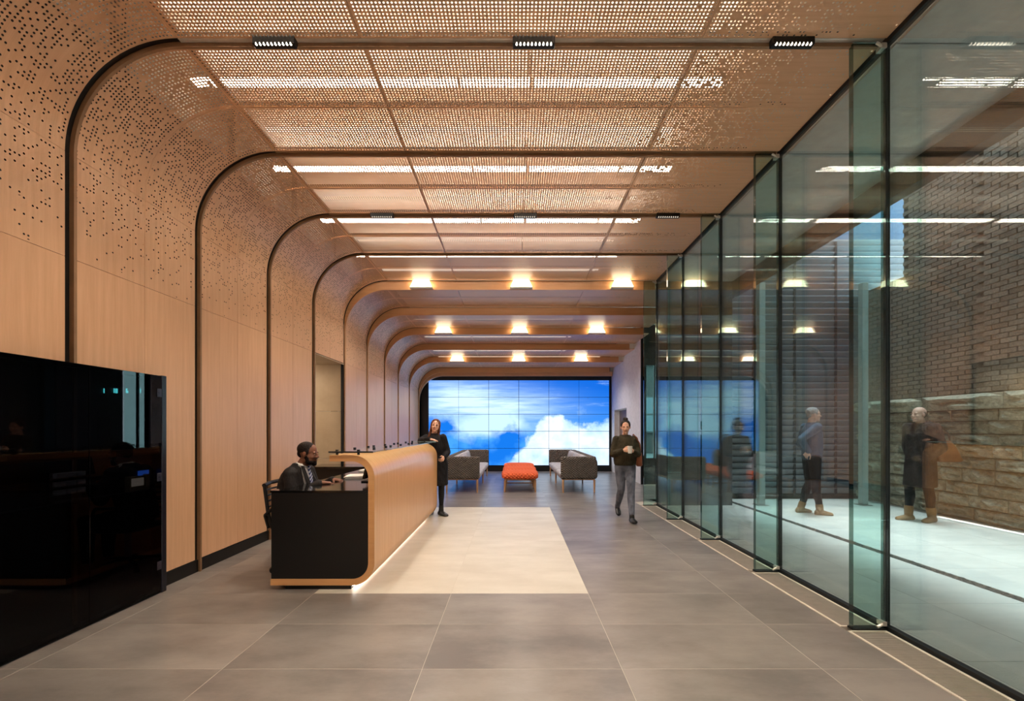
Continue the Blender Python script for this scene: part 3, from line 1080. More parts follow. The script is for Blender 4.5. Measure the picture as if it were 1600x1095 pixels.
# lift position read-outs, one display for each number
SEG = {'1': 'bc', '8': 'abcdefg', '6': 'acdefg', 'G': 'acdefg'}
def seg_digit(mb, ch, y, z, w, h, t):
    x0, x1 = 0.016, 0.020
    seg = {'a': (y, y + w, z + h - t, z + h), 'g': (y, y + w, z + h / 2 - t / 2, z + h / 2 + t / 2), 'd': (y, y + w, z, z + t),
           'f': (y, y + t, z + h / 2, z + h), 'e': (y, y + t, z, z + h / 2), 'b': (y + w - t, y + w, z + h / 2, z + h), 'c': (y + w - t, y + w, z, z + h / 2)}
    for s in SEG[ch]:
        a = seg[s]; mb.box(x0, x1, *a)
for txt, px in (('1', 163), ('18', 181), ('6', 200), ('1', 220)):
    yc = 3.18 * 681 / (804 - px)
    z = CAM_H + (670 - 614) / 681 * yc
    mb = MB()
    for n_, chh_ in enumerate(txt):
        seg_digit(mb, chh_, yc - 0.012 * len(txt) + n_ * 0.026 - 0.003, z, 0.017, 0.036, 0.0045)
    mb.build('lift_readout', M['digit_teal'], cab)
for px in (163, 181, 201):
    yc = 3.17 * 681 / (804 - px)
    MB().box(0.012, 0.016, yc - 0.035, yc + 0.035, 1.36, 1.57).build('panel', plain('dim_panel', (40, 30, 28), 0.5), cab)
# card rack and desk phone behind the dark glass
rk = thing('card_rack', 'small wire rack of white cards behind the dark cabinet glass', 'rack', (XW + 0.04, 3.09, 0.925))
MB().box(-0.02, 0.03, -0.11, 0.11, 0, 0.012).box(-0.02, -0.015, -0.11, 0.11, 0.012, 0.21).build('frame', M['steel'], rk)
for r in range(3):
    MB().box(-0.012, 0.03, -0.11, 0.11, 0.05 + r * 0.058, 0.055 + r * 0.058).build('shelf', M['steel'], rk)
    for c_ in range(3):
        MB().box(-0.008, 0.022, -0.10 + c_ * 0.07, -0.04 + c_ * 0.07, 0.058 + r * 0.058, 0.092 + r * 0.058).build('card', plain('card_white', (225, 232, 228), 0.6), rk)
ph = thing('desk_phone', 'desk phone with a lit blue screen behind the dark cabinet glass', 'phone', (XW + 0.045, 3.66, 0.925))
MB().prism([(-0.10, 0.0), (0.09, 0.0), (0.09, 0.02), (0.06, 0.12), (-0.10, 0.12)], 'x', -0.028, 0.012).build('base', plain('phone_beige', (190, 170, 130), 0.5), ph)
MB().box(0.012, 0.016, -0.085, 0.03, 0.04, 0.105).build('display', M['phone_face'], ph)
MB().bbox(-0.02, 0.026, 0.055, 0.085, 0.02, 0.13, 0.006).build('handset', plain('phone_beige', (190, 170, 130), 0.5), ph)
MB().box(-0.027, -0.024, 0.02, 0.13, 0.11, 0.16).build('lit_screen', M['phone_blue'], ph)

# ================================================================== RECEPTION DESK
DY0, DY1 = 3.90, 7.05
desk = thing('reception_desk', 'long reception desk in curved pale wood with black end and counter', 'desk', (0, 0, 0))
XO, R_, T_ = -1.254, 0.20, 0.056
def shell_outline():
    o = [(-1.657, 1.205)]
    for i in range(13):
        t = PI / 2 * i / 12
        o.append((XO - R_ + R_ * math.sin(t), 1.205 - R_ + R_ * math.cos(t)))
    for i in range(13):
        t = PI / 2 * i / 12
        o.append((XO - R_ + R_ * math.cos(t), 0.040 + R_ - R_ * math.sin(t)))
    o.append((-2.185, 0.040))
    r = R_ - T_
    inn = [(-2.185, 0.040 + T_)]
    for i in range(13):
        t = PI / 2 * i / 12
        inn.append((XO - R_ + r * math.sin(t), 0.040 + R_ - r * math.cos(t)))
    for i in range(13):
        t = PI / 2 * i / 12
        inn.append((XO - R_ + r * math.cos(t), 1.205 - R_ + r * math.sin(t)))
    inn.append((-1.657, 1.205 - T_))
    return o + inn
ol = shell_outline()
mb = MB()
n = len(ol); h_ = n // 2
vs = [(p[0], DY0, p[1]) for p in ol] + [(p[0], DY1, p[1]) for p in ol]
fs = []
for i in range(n):
    j = (i + 1) % n
    fs.append((i, j, n + j, n + i))
for i in range(h_ - 1):                                   # end grain as quads between outer and inner line
    a, b = i, i + 1; c, d = n - 2 - i, n - 1 - i
    fs.append((a, d, c, b)); fs.append((n + a, n + b, n + c, n + d))
mb.add(vs, fs)
sh = mb.build('wood_shell', M['veneer_desk'], desk)
sh.data.shade_smooth(); sh.data.set_sharp_from_angle(angle=math.radians(40))
l = sh.data.uv_layers.new(name='UVMap')
acc = [0]
for i in range(1, n): acc.append(acc[-1] + math.dist(ol[i - 1], ol[i]))
for p in sh.data.polygons:
    for li in p.loop_indices:
        v = sh.data.loops[li].vertex_index
        co = sh.data.vertices[v].co
        l.data[li].uv = (acc[v % n], co.y) if abs(p.normal.y) < 0.5 else (co.x + co.z, co.z * 0.3)
# black end panel follows the inner curve
r = R_ - T_
poly = [(-2.18, 0.097)] + [(XO - R_ + r * math.sin(PI / 2 * i / 8), 0.041 + R_ - r * math.cos(PI / 2 * i / 8)) for i in range(9)] + [(XO - T_ - 0.001, 0.868), (-2.18, 0.868)]
mb = MB(); mb.prism(poly, 'y', DY0 + 0.006, DY0 + 0.05); mb.build('end_panel', M['black_plain'], desk)
mb = MB(); mb.prism(poly, 'y', DY1 - 0.05, DY1 - 0.006); mb.build('end_panel', M['black_plain'], desk)
mb = MB(); mb.prism([(-2.19, DY0 + 0.004), (XO - T_ - 0.001, DY0 + 0.004), (XO - T_ - 0.001, DY1 - 0.01), (-2.10, DY1 - 0.01), (-2.10, DY0 + 0.16), (-2.19, DY0 + 0.10)], 'z', 0.868, 0.888)
mb.build('counter', M['counter_black'], desk)
MB().box(-3.1, -2.10, DY1 - 0.55, DY1 - 0.01, 0.845, 0.875).build('return_counter', M['counter_black'], desk)
MB().box(-3.1, -2.10, DY1 - 0.52, DY1 - 0.49, 0.04, 0.845).build('return_front', M['black_plain'], desk)
MB().box(-2.06, -1.47, DY0 + 0.02, DY1 - 0.03, 0.0, 0.040).build('plinth', M['black_metal'], desk)
MB().box(-1.462, -1.44, DY0 + 0.03, DY1 - 0.05, 0.026, 0.0395).build('led_strip', M['led_desk'], desk)
for i in range(3):
    a = DY0 - 0.01 + i * 1.035; b = a + 1.03
    g = MB(); g.bbox(-1.66, -1.262, a, b, 1.228, 1.238, 0.001)
    gl = g.build('glass_shelf', M['shelf_glass'], desk)
    if i == 0:
        MB().box(-1.66, -1.262, a - 0.004, a, 1.226, 1.240).build('edge', M['black_plain'], gl)
    if i == 2:
        MB().box(-1.66, -1.262, b, b + 0.004, 1.226, 1.240).build('edge', plain('edge_aqua', (190, 226, 232), 0.2), gl)
    for yy in (a + 0.09, a + 0.53, a + 0.94):
        for xx in (-1.62, -1.425):
            mb = MB(); mb.tube((xx, yy, 1.2045), (xx, yy, 1.2275), 0.012, 0.012, 12).tube((xx, yy, 1.2385), (xx, yy, 1.251), 0.0145, 0.0145, 12)
            mb.build('standoff', M['black_metal'], gl)

mon = thing('monitor', 'black flat monitor standing on the counter under the wooden ledge', 'monitor', (-1.50, 4.62, 0.888))
mb = MB(); mb.prism([(-0.03, 0.05), (-0.005, 0.05), (0.035, 0.24), (0.015, 0.245)], 'y', -0.24, 0.24)
mb.build('screen_shell', M['black_gloss'], mon)
MB().tube((0.0, 0, 0.01), (0.012, 0, 0.12), 0.022, 0.018, 10).build('neck', M['black_metal'], mon)
MB().bbox(-0.09, 0.08, -0.11, 0.11, 0.0, 0.012, 0.004).build('foot', M['black_metal'], mon)
for i, (x, y, nsh, lab) in enumerate(((-1.80, 5.0, 4, 'white paper stack on the black counter, nearer to the monitor'), (-1.88, 5.75, 3, 'white paper stack on the black counter, farther from the monitor'))):
    t = thing('paper_stack', lab, 'papers', (x, y, 0.888), 0.2 - 0.3 * i)
    for s in range(nsh):
        mb = MB(); a = 0.02 * math.sin(s * 2.1)
        mb.box(-0.11 + a, 0.10 + a, -0.15, 0.15, s * 0.006, s * 0.006 + 0.005)
        mb.build('sheet', M['white'], t)

# office chair
ch = thing('office_chair', 'black office chair with slatted back under the seated man', 'chair', (-2.19, 4.52, 0))
ch.rotation_euler = (0, 0, -PI / 2)
mb = MB(); mb.loft([((0, 0, 0.40), (1, 0, 0), (0, 1, 0), 0.20, 0.20), ((0, 0, 0.415), (1, 0, 0), (0, 1, 0), 0.24, 0.235), ((0, 0, 0.445), (1, 0, 0), (0, 1, 0), 0.245, 0.24), ((0, 0, 0.46), (1, 0, 0), (0, 1, 0), 0.22, 0.215)], 24, sq=4)
mb.build('seat', M['black_metal'], ch, smooth=True)
bk = MB()
bk.path([(-0.22, -0.20, 0.46), (-0.235, -0.235, 0.62), (-0.235, -0.27, 0.885)], 0.016)
bk.path([(0.22, -0.20, 0.46), (0.235, -0.235, 0.62), (0.235, -0.27, 0.885)], 0.016)
bk.path([(-0.24, -0.27, 0.885), (-0.1, -0.295, 0.895), (0.1, -0.295, 0.895), (0.24, -0.27, 0.885)], 0.020)
bk.build('back_frame', M['black_metal'], ch)
for j in range(6):
    zz = 0.56 + j * 0.055; yy = -0.225 - j * 0.008
    mb = MB(); mb.path([(-0.23, yy, zz), (-0.08, yy - 0.025, zz), (0.08, yy - 0.025, zz), (0.23, yy, zz)], 0.010, 6)
    mb.build('slat', M['black_metal'], ch)
for s in (-1, 1):
    mb = MB(); mb.path([(s * 0.24, 0.10, 0.42), (s * 0.29, 0.12, 0.55), (s * 0.29, 0.06, 0.66), (s * 0.29, -0.16, 0.67), (s * 0.28, -0.24, 0.60), (s * 0.25, -0.22, 0.47)], 0.014)
    mb.build('armrest', M['black_metal'], ch)
MB().tube((0, 0, 0.10), (0, 0, 0.40), 0.028, 0.028, 12).build('column', M['steel'], ch)
for i in range(5):
    a = 2 * PI * i / 5 + 0.3
    lg = MB().tube((0, 0, 0.105), (0.28 * math.cos(a), 0.28 * math.sin(a), 0.075), 0.024, 0.015, 8).build('leg', M['black_metal'], ch)
    ca, sa_ = math.cos(a), math.sin(a)
    MB().tube((0.28 * ca - 0.018 * sa_, 0.28 * sa_ + 0.018 * ca, 0.030), (0.28 * ca + 0.018 * sa_, 0.28 * sa_ - 0.018 * ca, 0.030), 0.030, 0.030, 12).build('caster', M['rubber'], lg)

# ================================================================== SOFAS AND OTTOMANS
def pad(mb, x0, x1, y0, y1, z0, z1, r):
    """soft rounded slab"""
    def ring(z, ins):
        return (((x0 + x1) / 2, (y0 + y1) / 2, z), (1, 0, 0), (0, 1, 0), (x1 - x0) / 2 - ins, (y1 - y0) / 2 - ins)
    rings = []
    for i in range(5):
        t = PI / 2 * i / 4
        rings.append(ring(z0 + r - r * math.cos(t), r - r * math.sin(t)))
    for i in range(5):
        t = PI / 2 * i / 4
        rings.append(ring(z1 - r + r * math.sin(t), r - r * math.cos(t)))
    return mb.loft(rings, 40, sq=9)

def sofa(x_in, x_out, label):
    """long settee: x_out is the back side, x_in the open side"""
    s = 1 if x_out > x_in else -1
    y0, y1 = 9.78, 13.32
    W = abs(x_out - x_in)
    t = thing('sofa', label, 'sofa', (x_in, y0, 0))
    X = lambda a: s * a
    def px(mb, a0, a1, *rest):
        a, b = sorted((X(a0), X(a1)))
        return pad(mb, a, b, *rest)
    L = y1 - y0
    for ya in (0.0, L - 0.15):
        poly = []
        for (cx_, cz_, r_c, a0) in ((0.045, 0.355, 0.045, 180), (W - 0.075, 0.385, 0.075, 270), (W - 0.15, 0.665, 0.15, 0), (0.045, 0.77, 0.045, 90)):
            for q in range(7):
                a = math.radians(a0 + 15 * q)
                poly.append((X(cx_ + r_c * math.cos(a)), cz_ + r_c * math.sin(a)))
        mb = MB(); mb.prism(poly, 'y', ya, ya + 0.15)
        bevel(mb.build('arm', M['quilt_grey'], t), 0.05, 4, 50)
    # back panel leaning outward
    mb = MB()
    rings = []
    for (yy, b_) in ((0.10, 0.05), (0.12, 0.075), (L - 0.12, 0.075), (L - 0.10, 0.05)):
        rings.append(((X(W - 0.10), yy, 0.565), (0.10 * s, 0, 0.995), (1, 0, 0), 0.25, b_))
    mb.loft(rings, 28, sq=4); mb.build('backrest', M['quilt_grey'], t, smooth=True)
    for i in range(3):
        a = 0.16 + i * (L - 0.32) / 3; b = a + (L - 0.32) / 3 - 0.01
        mb = MB(); px(mb, -0.01, W - 0.14, a, b, 0.31, 0.44, 0.045); mb.build('seat_cushion', M['seat_fabric'], t, smooth=True)
        mb = MB()
        mb.loft([((X(W - 0.22), a + 0.01, 0.63), (0.2 * s, 0, 0.98), (1, 0, 0), 0.13, 0.03), ((X(W - 0.22), a + 0.04, 0.63), (0.2 * s, 0, 0.98), (1, 0, 0), 0.17, 0.06),
                 ((X(W - 0.22), b - 0.04, 0.63), (0.2 * s, 0, 0.98), (1, 0, 0), 0.17, 0.06), ((X(W - 0.22), b - 0.01, 0.63), (0.2 * s, 0, 0.98), (1, 0, 0), 0.13, 0.03)], 20, sq=3)
        mb.build('back_cushion', M['seat_fabric'], t, smooth=True)
    MB().box(min(X(0.03), X(W - 0.06)), max(X(0.03), X(W - 0.06)), 0.06, L - 0.06, 0.285, 0.325).build('base_frame', M['oak_leg'], t)
    for a in (0.05, W - 0.07):
        for yy in (0.05, L / 2, L - 0.05):
            MB().tube((X(a), yy, 0.0), (X(a), yy, 0.30), 0.017, 0.026, 12).build('leg', M['oak_leg'], t)
    return t
sofa(-0.79, -1.60, 'long grey quilted sofa on wooden legs, by the reception desk end')
sofa(1.045, 1.87, 'long grey quilted sofa on wooden legs, on the side of the walking woman')
for i in range(3):
    y0 = 9.85 + i * 1.06
    t = thing('ottoman', 'orange quilted ottoman on wooden legs, %s of the row between the sofas' % ['front one', 'middle one', 'back one'][i], 'ottoman', (0.125, y0, 0), 0, 'orange ottomans between the sofas')
    mb = MB(); rings = []
    for q in range(13):
        c_ = -math.cos(PI * q / 12); e_ = max(0.05, math.sqrt(max(0, 1 - c_ * c_)))
        rings.append(((0, 0.475 + 0.475 * c_, 0.345 + 0.035 * e_), (1, 0, 0), (0, 0, 1), 0.36 + 0.07 * e_ ** 0.5, 0.02 + 0.075 * e_ ** 0.6))
    mb.loft(rings, 32, sq=4); mb.build('cushion', M['quilt_orange'], t, smooth=True)
    MB().box(-0.36, 0.36, 0.08, 0.88, 0.265, 0.31).build('frame', M['oak_leg'], t)
    for a in (-0.34, 0.34):
        for yy in (0.09, 0.87):
            MB().tube((a * 1.03, yy, 0), (a, yy, 0.28), 0.020, 0.030, 12).build('leg', M['oak_leg'], t)
    MB().bbox(-0.34, 0.34, 0.855, 0.885, 0.10, 0.125).build('stretcher', M['oak_leg'], t)
# ================================================================== PEOPLE
def bake_blob(name, mb, voxel, smooth=6, factor=0.5, dec=None):
    """fuse overlapping closed forms into one continuous skin"""
    me = mb.mesh('tmp')
    o = bpy.data.objects.new('tmp', me)
    C.objects.link(o)
    r = o.modifiers.new('r', 'REMESH'); r.mode = 'VOXEL'; r.voxel_size = voxel; r.use_smooth_shade = True
    if smooth:
        s = o.modifiers.new('s', 'SMOOTH'); s.factor = factor; s.iterations = smooth
    if dec:
        d = o.modifiers.new('d', 'DECIMATE'); d.ratio = dec
    dg = bpy.context.evaluated_depsgraph_get()
    m = bpy.data.meshes.new_from_object(o.evaluated_get(dg))
    m.name = name
    bpy.data.objects.remove(o)
    m.shade_smooth()
    return m

def V(*a): return Vector(a)

def mat_cloth(name, c, rough=0.85, var=0.25, scale=9, bump=0.6):
    if name in MATS: return MATS[name]
    b = NT(name)
    p = b.obj()
    folds = b.noise(b.vscale(p, (1.0, 1.0, 0.7)), scale, 3, 0.5)
    weave = b.noise(p, 220, 2)
    f = b.rng(folds, 0.3, 0.7, 1 - var, 1 + var)
    nd = b.n('ShaderNodeVectorMath', operation='SCALE')
    nd.inputs[0].default_value = lin(c)
    b.set(nd.inputs['Scale'], f)
    h = b.math('ADD', b.math('MULTIPLY', folds, 3.0), b.math('MULTIPLY', weave, 0.05))
    MATS[name] = b.done(b.bsdf(nd.outputs[0], rough, 0, 0.2, b.bump(h, bump, 0.02)).outputs[0])
    return MATS[name]

def mat_skin(name, c):
    if name in MATS: return MATS[name]
    b = NT(name)
    n = b.noise(b.obj(), 30, 3)
    nd = b.n('ShaderNodeVectorMath', operation='SCALE')
    nd.inputs[0].default_value = lin(c)
    b.set(nd.inputs['Scale'], b.rng(n, 0.3, 0.7, 0.93, 1.06))
    s = b.bsdf(nd.outputs[0], 0.5, 0, 0.4)
    MATS[name] = b.done(s.outputs[0])
    return MATS[name]

def hand(mb, W, f, n, side, curls=(0.35, 0.4, 0.45, 0.5), S=1.0, thumb_in=0.35, spread=1.0):
    """palm, four unequal fingers bent at their knuckles, thumb off the side of the palm.
    f: from wrist to fingers, n: where the palm faces, side: unit vector towards the thumb"""
    f = Vector(f).normalized(); n = (Vector(n) - f * f.dot(n)).normalized()
    s = f.cross(n) * side
    W = Vector(W)
    R = lambda d, a, ax: Matrix.Rotation(a, 3, ax) @ d
    mb.loft([(W - f * .02 * S, s, n, .026 * S, .020 * S), (W + f * .01 * S, s, n, .029 * S, .019 * S), (W + f * .05 * S, s, n, .040 * S, .016 * S), (W + f * .088 * S, s, n, .042 * S, .012 * S), (W + f * .096 * S, s, n, .036 * S, .008 * S)], 14)
    axis = f.cross(n)
    for i, (ln, rr) in enumerate(((.072, .0082), (.080, .0086), (.074, .0082), (.058, .0074))):
        b = W + f * (.088 - .004 * abs(i - 1)) * S + s * (.033 - .0215 * i) * S
        d = (f + s * (.10 - .075 * i) * spread).normalized()
        a = curls[i]
        p = b - d * .02 * S
        for j, q in enumerate((.45, .31, .24)):
            d = R(d, a * (1.0 if j == 0 else 1.1), axis)
            L = ln * q * S + (.02 * S if j == 0 else 0)
            e = p + d * L
            r0 = rr * S * (1 - .10 * j); r1 = rr * S * (1 - .10 * (j + 1))
            mb.cap(p, e, r0, r1, 8)
            p = e
    b = W + f * .022 * S + s * .026 * S
    d = (f * .62 + s * .72 + n * thumb_in).normalized()
    e = b + d * .042 * S; mb.cap(b, e, .0125 * S, .0105 * S, 8)
    d = (d + f * .55 - s * .25).normalized(); e2 = e + d * .032 * S; mb.cap(e, e2, .0105 * S, .0092 * S, 8)
    d = (d + f * .3).normalized(); mb.cap(e2, e2 + d * .024 * S, .0092 * S, .0075 * S, 8)

def head_T(pos, yaw=0, pitch=0, roll=0):
    return Matrix.Translation(pos) @ Matrix.Rotation(yaw, 4, 'Z') @ Matrix.Rotation(pitch, 4, 'X') @ Matrix.Rotation(roll, 4, 'Y')

def hell(mb, T, k, c, r, rx=0.0, nu=14, nv=10):
    rot = T.to_3x3() @ Matrix.Rotation(rx, 3, 'X')
    mb.ell(T @ (Vector(c) * k), tuple(x * k for x in r), rot, nu, nv)

def head(mb, T, k, fem=False):
    """chin at z 0, crown at z .228, face towards +y"""
    hell(mb, T, k, (0, -.014, .143), (.0745, .096, .085), 0, 20, 14)
    hell(mb, T, k, (0, .022, .095), (.064, .066, .078), 0, 18, 12)
    hell(mb, T, k, (0, .030, .055), (.052 if fem else .058, .056, .045), 0, 16, 10)
    hell(mb, T, k, (0, .066, .018), (.022 if fem else .028, .022, .019))
    for s in (-1, 1):
        hell(mb, T, k, (s * .036, .064, .086), (.022 if fem else .024, .019 if fem else .022, .022))         # cheekbone
        hell(mb, T, k, (s * .030, .078, .132), (.026, .011, .008))         # brow
        hell(mb, T, k, (s * .076, -.004, .108), (.009, .019, .031), -.15)  # ear
        if not fem: hell(mb, T, k, (s * .048, -.002, .050), (.020, .036, .032), .3)    # jaw angle
        hell(mb, T, k, (s * .011, .094, .084), (.009, .010, .008))         # nostril wing
    mb.cap(T @ (Vector((0, .083, .126)) * k), T @ (Vector((0, .104, .088)) * k), .007 * k, .0115 * k, 10)
    hell(mb, T, k, (0, .083, .056), (.022, .012, .012))                    # mouth mound
    hell(mb, T, k, (0, .078, .034), (.018, .010, .008))

def face_parts(T, k, root, lip, brow_m, smile=False, brows=True):
    mb = MB()
    for s in (-1, 1):
        hell(mb, T, k, (s * .031, .0800, .1145), (.0105, .0066, .0043))
    mb.build('eye', plain('eye_white', (176, 168, 160), 0.3), root, smooth=True)
    mb = MB()
    for s in (-1, 1):
        hell(mb, T, k, (s * .031, .0858, .1145), (.0050, .0026, .0048))
    mb.build('iris', plain('iris_dark', (44, 30, 22), 0.2), root, smooth=True)
    if brows:
        mb = MB()
        for s in (-1, 1):
            a = T @ (Vector((s * .015, .0895, .1335)) * k); b_ = T @ (Vector((s * .032, .0875, .1365)) * k); c = T @ (Vector((s * .050, .0735, .1315)) * k)
            mb.cap(a, b_, .0026 * k, .0028 * k, 8); mb.cap(b_, c, .0028 * k, .0018 * k, 8)
        mb.build('eyebrow', brow_m, root, smooth=True)
    mb = MB()
    w_ = .024 if smile else .020
    a = T @ (Vector((-w_, .0855, .057 + (.004 if smile else 0))) * k); b_ = T @ (Vector((0, .0945, .0555)) * k); c = T @ (Vector((w_, .0855, .057 + (.004 if smile else 0))) * k)
    mb.cap(a, b_, .0036 * k, .0062 * k, 8); mb.cap(b_, c, .0062 * k, .0036 * k, 8)
    mb.build('mouth', lip, root, smooth=True)

def limb(mb, pts, rads, n=14):
    for i in range(len(pts) - 1):
        mb.cap(pts[i], pts[i + 1], rads[i], rads[i + 1], n)

def torso(mb, J, S, infl=0.0, fem=False, up=True, low=True):
    lp = Vector(J.get('latP', (1, 0, 0))).normalized(); lc = Vector(J.get('latC', (1, 0, 0))).normalized()
    P, Wa, Ch, N = Vector(J['pelvis']), Vector(J['waist']), Vector(J['chest']), Vector(J['neck'])
    u1 = (Wa - P).normalized(); u2 = (Ch - Wa).normalized(); u3 = (N - Ch).normalized()
    dp = u1.cross(lp).normalized(); dc = u2.cross(lc).normalized()
    i = infl
    hips = (.158, .118) if fem else (.160, .115)
    wst = (.122, .095) if fem else (.142, .108)
    che = (.145, .112) if fem else (.168, .122)
    shl = (.135, .080) if fem else (.165, .088)
    rr = []
    rr.append((P - u1 * .09 * S, lp, dp, .11 * S + i, .095 * S + i))
    rr.append((P - u1 * .03 * S, lp, dp, hips[0] * S + i, hips[1] * S + i))
    rr.append((P + u1 * .05 * S, lp, dp, (hips[0] - .008) * S + i, (hips[1] - .004) * S + i))
    rr.append((Wa, (lp + lc).normalized(), (dp + dc).normalized(), wst[0] * S + i, wst[1] * S + i))
    rr.append((Wa.lerp(Ch, .55), lc, dc, (wst[0] * .4 + che[0] * .6) * S + i, (wst[1] * .4 + che[1] * .6) * S + i))
    rr.append((Ch, lc, dc, che[0] * S + i, che[1] * S + i))
    rr.append((Ch.lerp(N, .50), lc, dc, shl[0] * S + i, (shl[1] + .012) * S + i))
    rr.append((Ch.lerp(N, .82), lc, dc, shl[0] * .62 * S + i, shl[1] * .8 * S + i))
    rr.append((N, lc, dc, .062 * S + i * .7, .062 * S + i * .7))
    if not low: rr = rr[3:]
    mb.loft(rr, 22)

ARM = (.050, .040, .036, .026)
def arm(mb, J, sd, S, infl=0.0, to_wrist=1.0, fem=False):
    sh, el, wr = Vector(J['sh' + sd]), Vector(J['el' + sd]), Vector(J['wr' + sd])
    k = (.88 if fem else 1.0) * S
    w2 = el.lerp(wr, to_wrist)
    mid = el.lerp(w2, .35)
    limb(mb, [sh, sh.lerp(el, .5), el, mid, w2], [.052 * k + infl, .046 * k + infl, .038 * k + infl, .039 * k + infl, (.027 + .011 * (1 - to_wrist)) * k + infl])

def leg(mb, J, sd, S, infl=0.0, to=1.0, fem=False):
    h, kn, an = Vector(J['hip' + sd]), Vector(J['kn' + sd]), Vector(J['an' + sd])
    k = S
    a2 = kn.lerp(an, to)
    back = Vector(J.get('back' + sd, (0, -1, 0)))
    limb(mb, [h, h.lerp(kn, .45), kn], [.086 * k + infl, .074 * k + infl, .054 * k + infl])
    cm = kn.lerp(a2, .33) + back * .014 * k
    limb(mb, [kn, cm, kn.lerp(a2, .7), a2], [.052 * k + infl, .053 * k + infl, .041 * k + infl, .034 * k + infl])

def foot(mb, an, toe, S, infl=0.0, sole=True):
    """an: ankle joint, toe: vector from heel to toe"""
    an = Vector(an); d = Vector(toe).normalized()
    s = d.cross(Vector((0, 0, 1))).normalized(); u = s.cross(d).normalized()
    base = an - u * .066 * S
    k = S; i = infl
    rings = []
    for (a, w_, h, z) in ((-.075, .020, .022, .028), (-.06, .031, .036, .038), (0, .036, .045, .047), (.05, .040, .036, .036), (.11, .045, .027, .026), (.155, .040, .021, .020), (.178, .022, .014, .014)):
        rings.append((base + d * a * k + u * (z * k), s, u, w_ * k + i, h * k + i))
    mb.loft(rings, 16)
    mb.cap(an + Vector((0, 0, .03 * S)), an - u * .018 * S, .040 * S + i, .040 * S + i, 12)

def build_body(name, label, loc, yaw, J, S, T, k, skin, hands, fem=False):
    mb = MB()
    torso(mb, J, S, -.020, fem)
    for sd in 'LR':
        arm(mb, J, sd, S, -.003, 1.0, fem); leg(mb, J, sd, S, -.004, 1.0, fem)
        foot(mb, J['an' + sd], J['toe' + sd], S, -.006)
        h = hands[sd]
        hand(mb, J['wr' + sd], h['f'], h['n'], h.get('side', 1 if sd == 'R' else -1), h.get('curls', (.35, .4, .45, .5)), S * (.92 if fem else 1.0), h.get('thumb', .35))
    N = Vector(J['neck'])
    nk = T @ (Vector((0, -.018, .045)) * k)
    mb.cap(N - (nk - N).normalized() * .02, nk, (.052 if fem else .060) * S, (.048 if fem else .056) * S, 16)
    head(mb, T, k, fem)
    me = bake_blob(name, mb, 0.0052, 4, 0.5, 0.5)
    me.materials.append(skin)
    o = link(name, me)
    o.location = loc; o.rotation_euler = (0, 0, yaw)
    tag(o, label, 'person')
    return o

def cloth(name, fn, mat, root, voxel=0.009, smooth=13, dec=None):
    mb = MB(); fn(mb)
    me = bake_blob(name, mb, voxel, smooth, 0.5, dec)
    me.materials.append(mat)
    return link(name, me, root)

dark_hair = mat_cloth('hair_dark', (34, 26, 22), 0.5, 0.2, 40, 0.5)
brown_hair = mat_cloth('hair_brown', (104, 62, 44), 0.5, 0.25, 40, 0.5)
grey_hair = mat_cloth('hair_grey', (150, 148, 146), 0.6, 0.2, 40, 0.5)
lip_l = plain('lips_light', (170, 92, 84), 0.5)
lip_d = plain('lips_brown', (112, 66, 58), 0.5)

# ---------------------------------------------------------------- 1. woman walking with a cup
S = 1.63 / 1.75
J = dict(pelvis=(0, 0, .86), waist=(0, .005, 1.00), chest=(-.005, .01, 1.18), neck=(0, .0, 1.345),
         latP=(1, .12, 0), latC=(1, -.06, 0),
         shR=(.145, .01, 1.272), shL=(-.147, .0, 1.272), elR=(.205, .03, 1.03), elL=(-.200, .05, 1.03),
         wrR=(.082, .205, 1.105), wrL=(-.075, .225, 1.09),
         hipR=(.080, -.01, .835), hipL=(-.080, .02, .835), knR=(.070, .03, .475), knL=(-.050, .17, .47),
         anR=(.060, -.27, .135), anL=(-.030, .30, .062), toeR=(.05, 1, -.42), toeL=(-.05, 1, .10),
         backR=(0, -.9, -.5), backL=(0, -1, 0))
T = head_T((0, .025, 1.362), yaw=-0.22, pitch=-0.10)
kk = .95
hands = {'R': dict(f=(-.85, .50, .10), n=(-.55, -.80, .0), side=1, curls=(.55, .6, .6, .6), thumb=.5),
         'L': dict(f=(.85, .42, .22), n=(.45, -.85, .0), side=-1, curls=(.55, .6, .6, .6), thumb=.5)}
wk = build_body('person', 'woman walking in dark olive jacket and grey jeans, hair in a bun', (1.78, 7.02, 0), PI, J, S, T, kk, mat_skin('skin_light', (226, 176, 150)), hands, True)
face_parts(T, kk, wk, lip_l, dark_hair)
def f(mb):
    hell(mb, T, kk, (0, -.026, .155), (.083, .098, .084), 0, 20, 14)
    hell(mb, T, kk, (0, -.060, .105), (.070, .056, .055), 0)
    for s in (-1, 1): hell(mb, T, kk, (s * .070, .018, .150), (.012, .040, .035), .3)
    hell(mb, T, kk, (.0, -.034, .246), (.044, .044, .034))
    hell(mb, T, kk, (.018, -.022, .260), (.022, .026, .018))
cloth('hair', f, dark_hair, wk, .006, 3)
olive = mat_cloth('olive_jacket', (56, 50, 36), 0.8, 0.3, 11, 0.9)
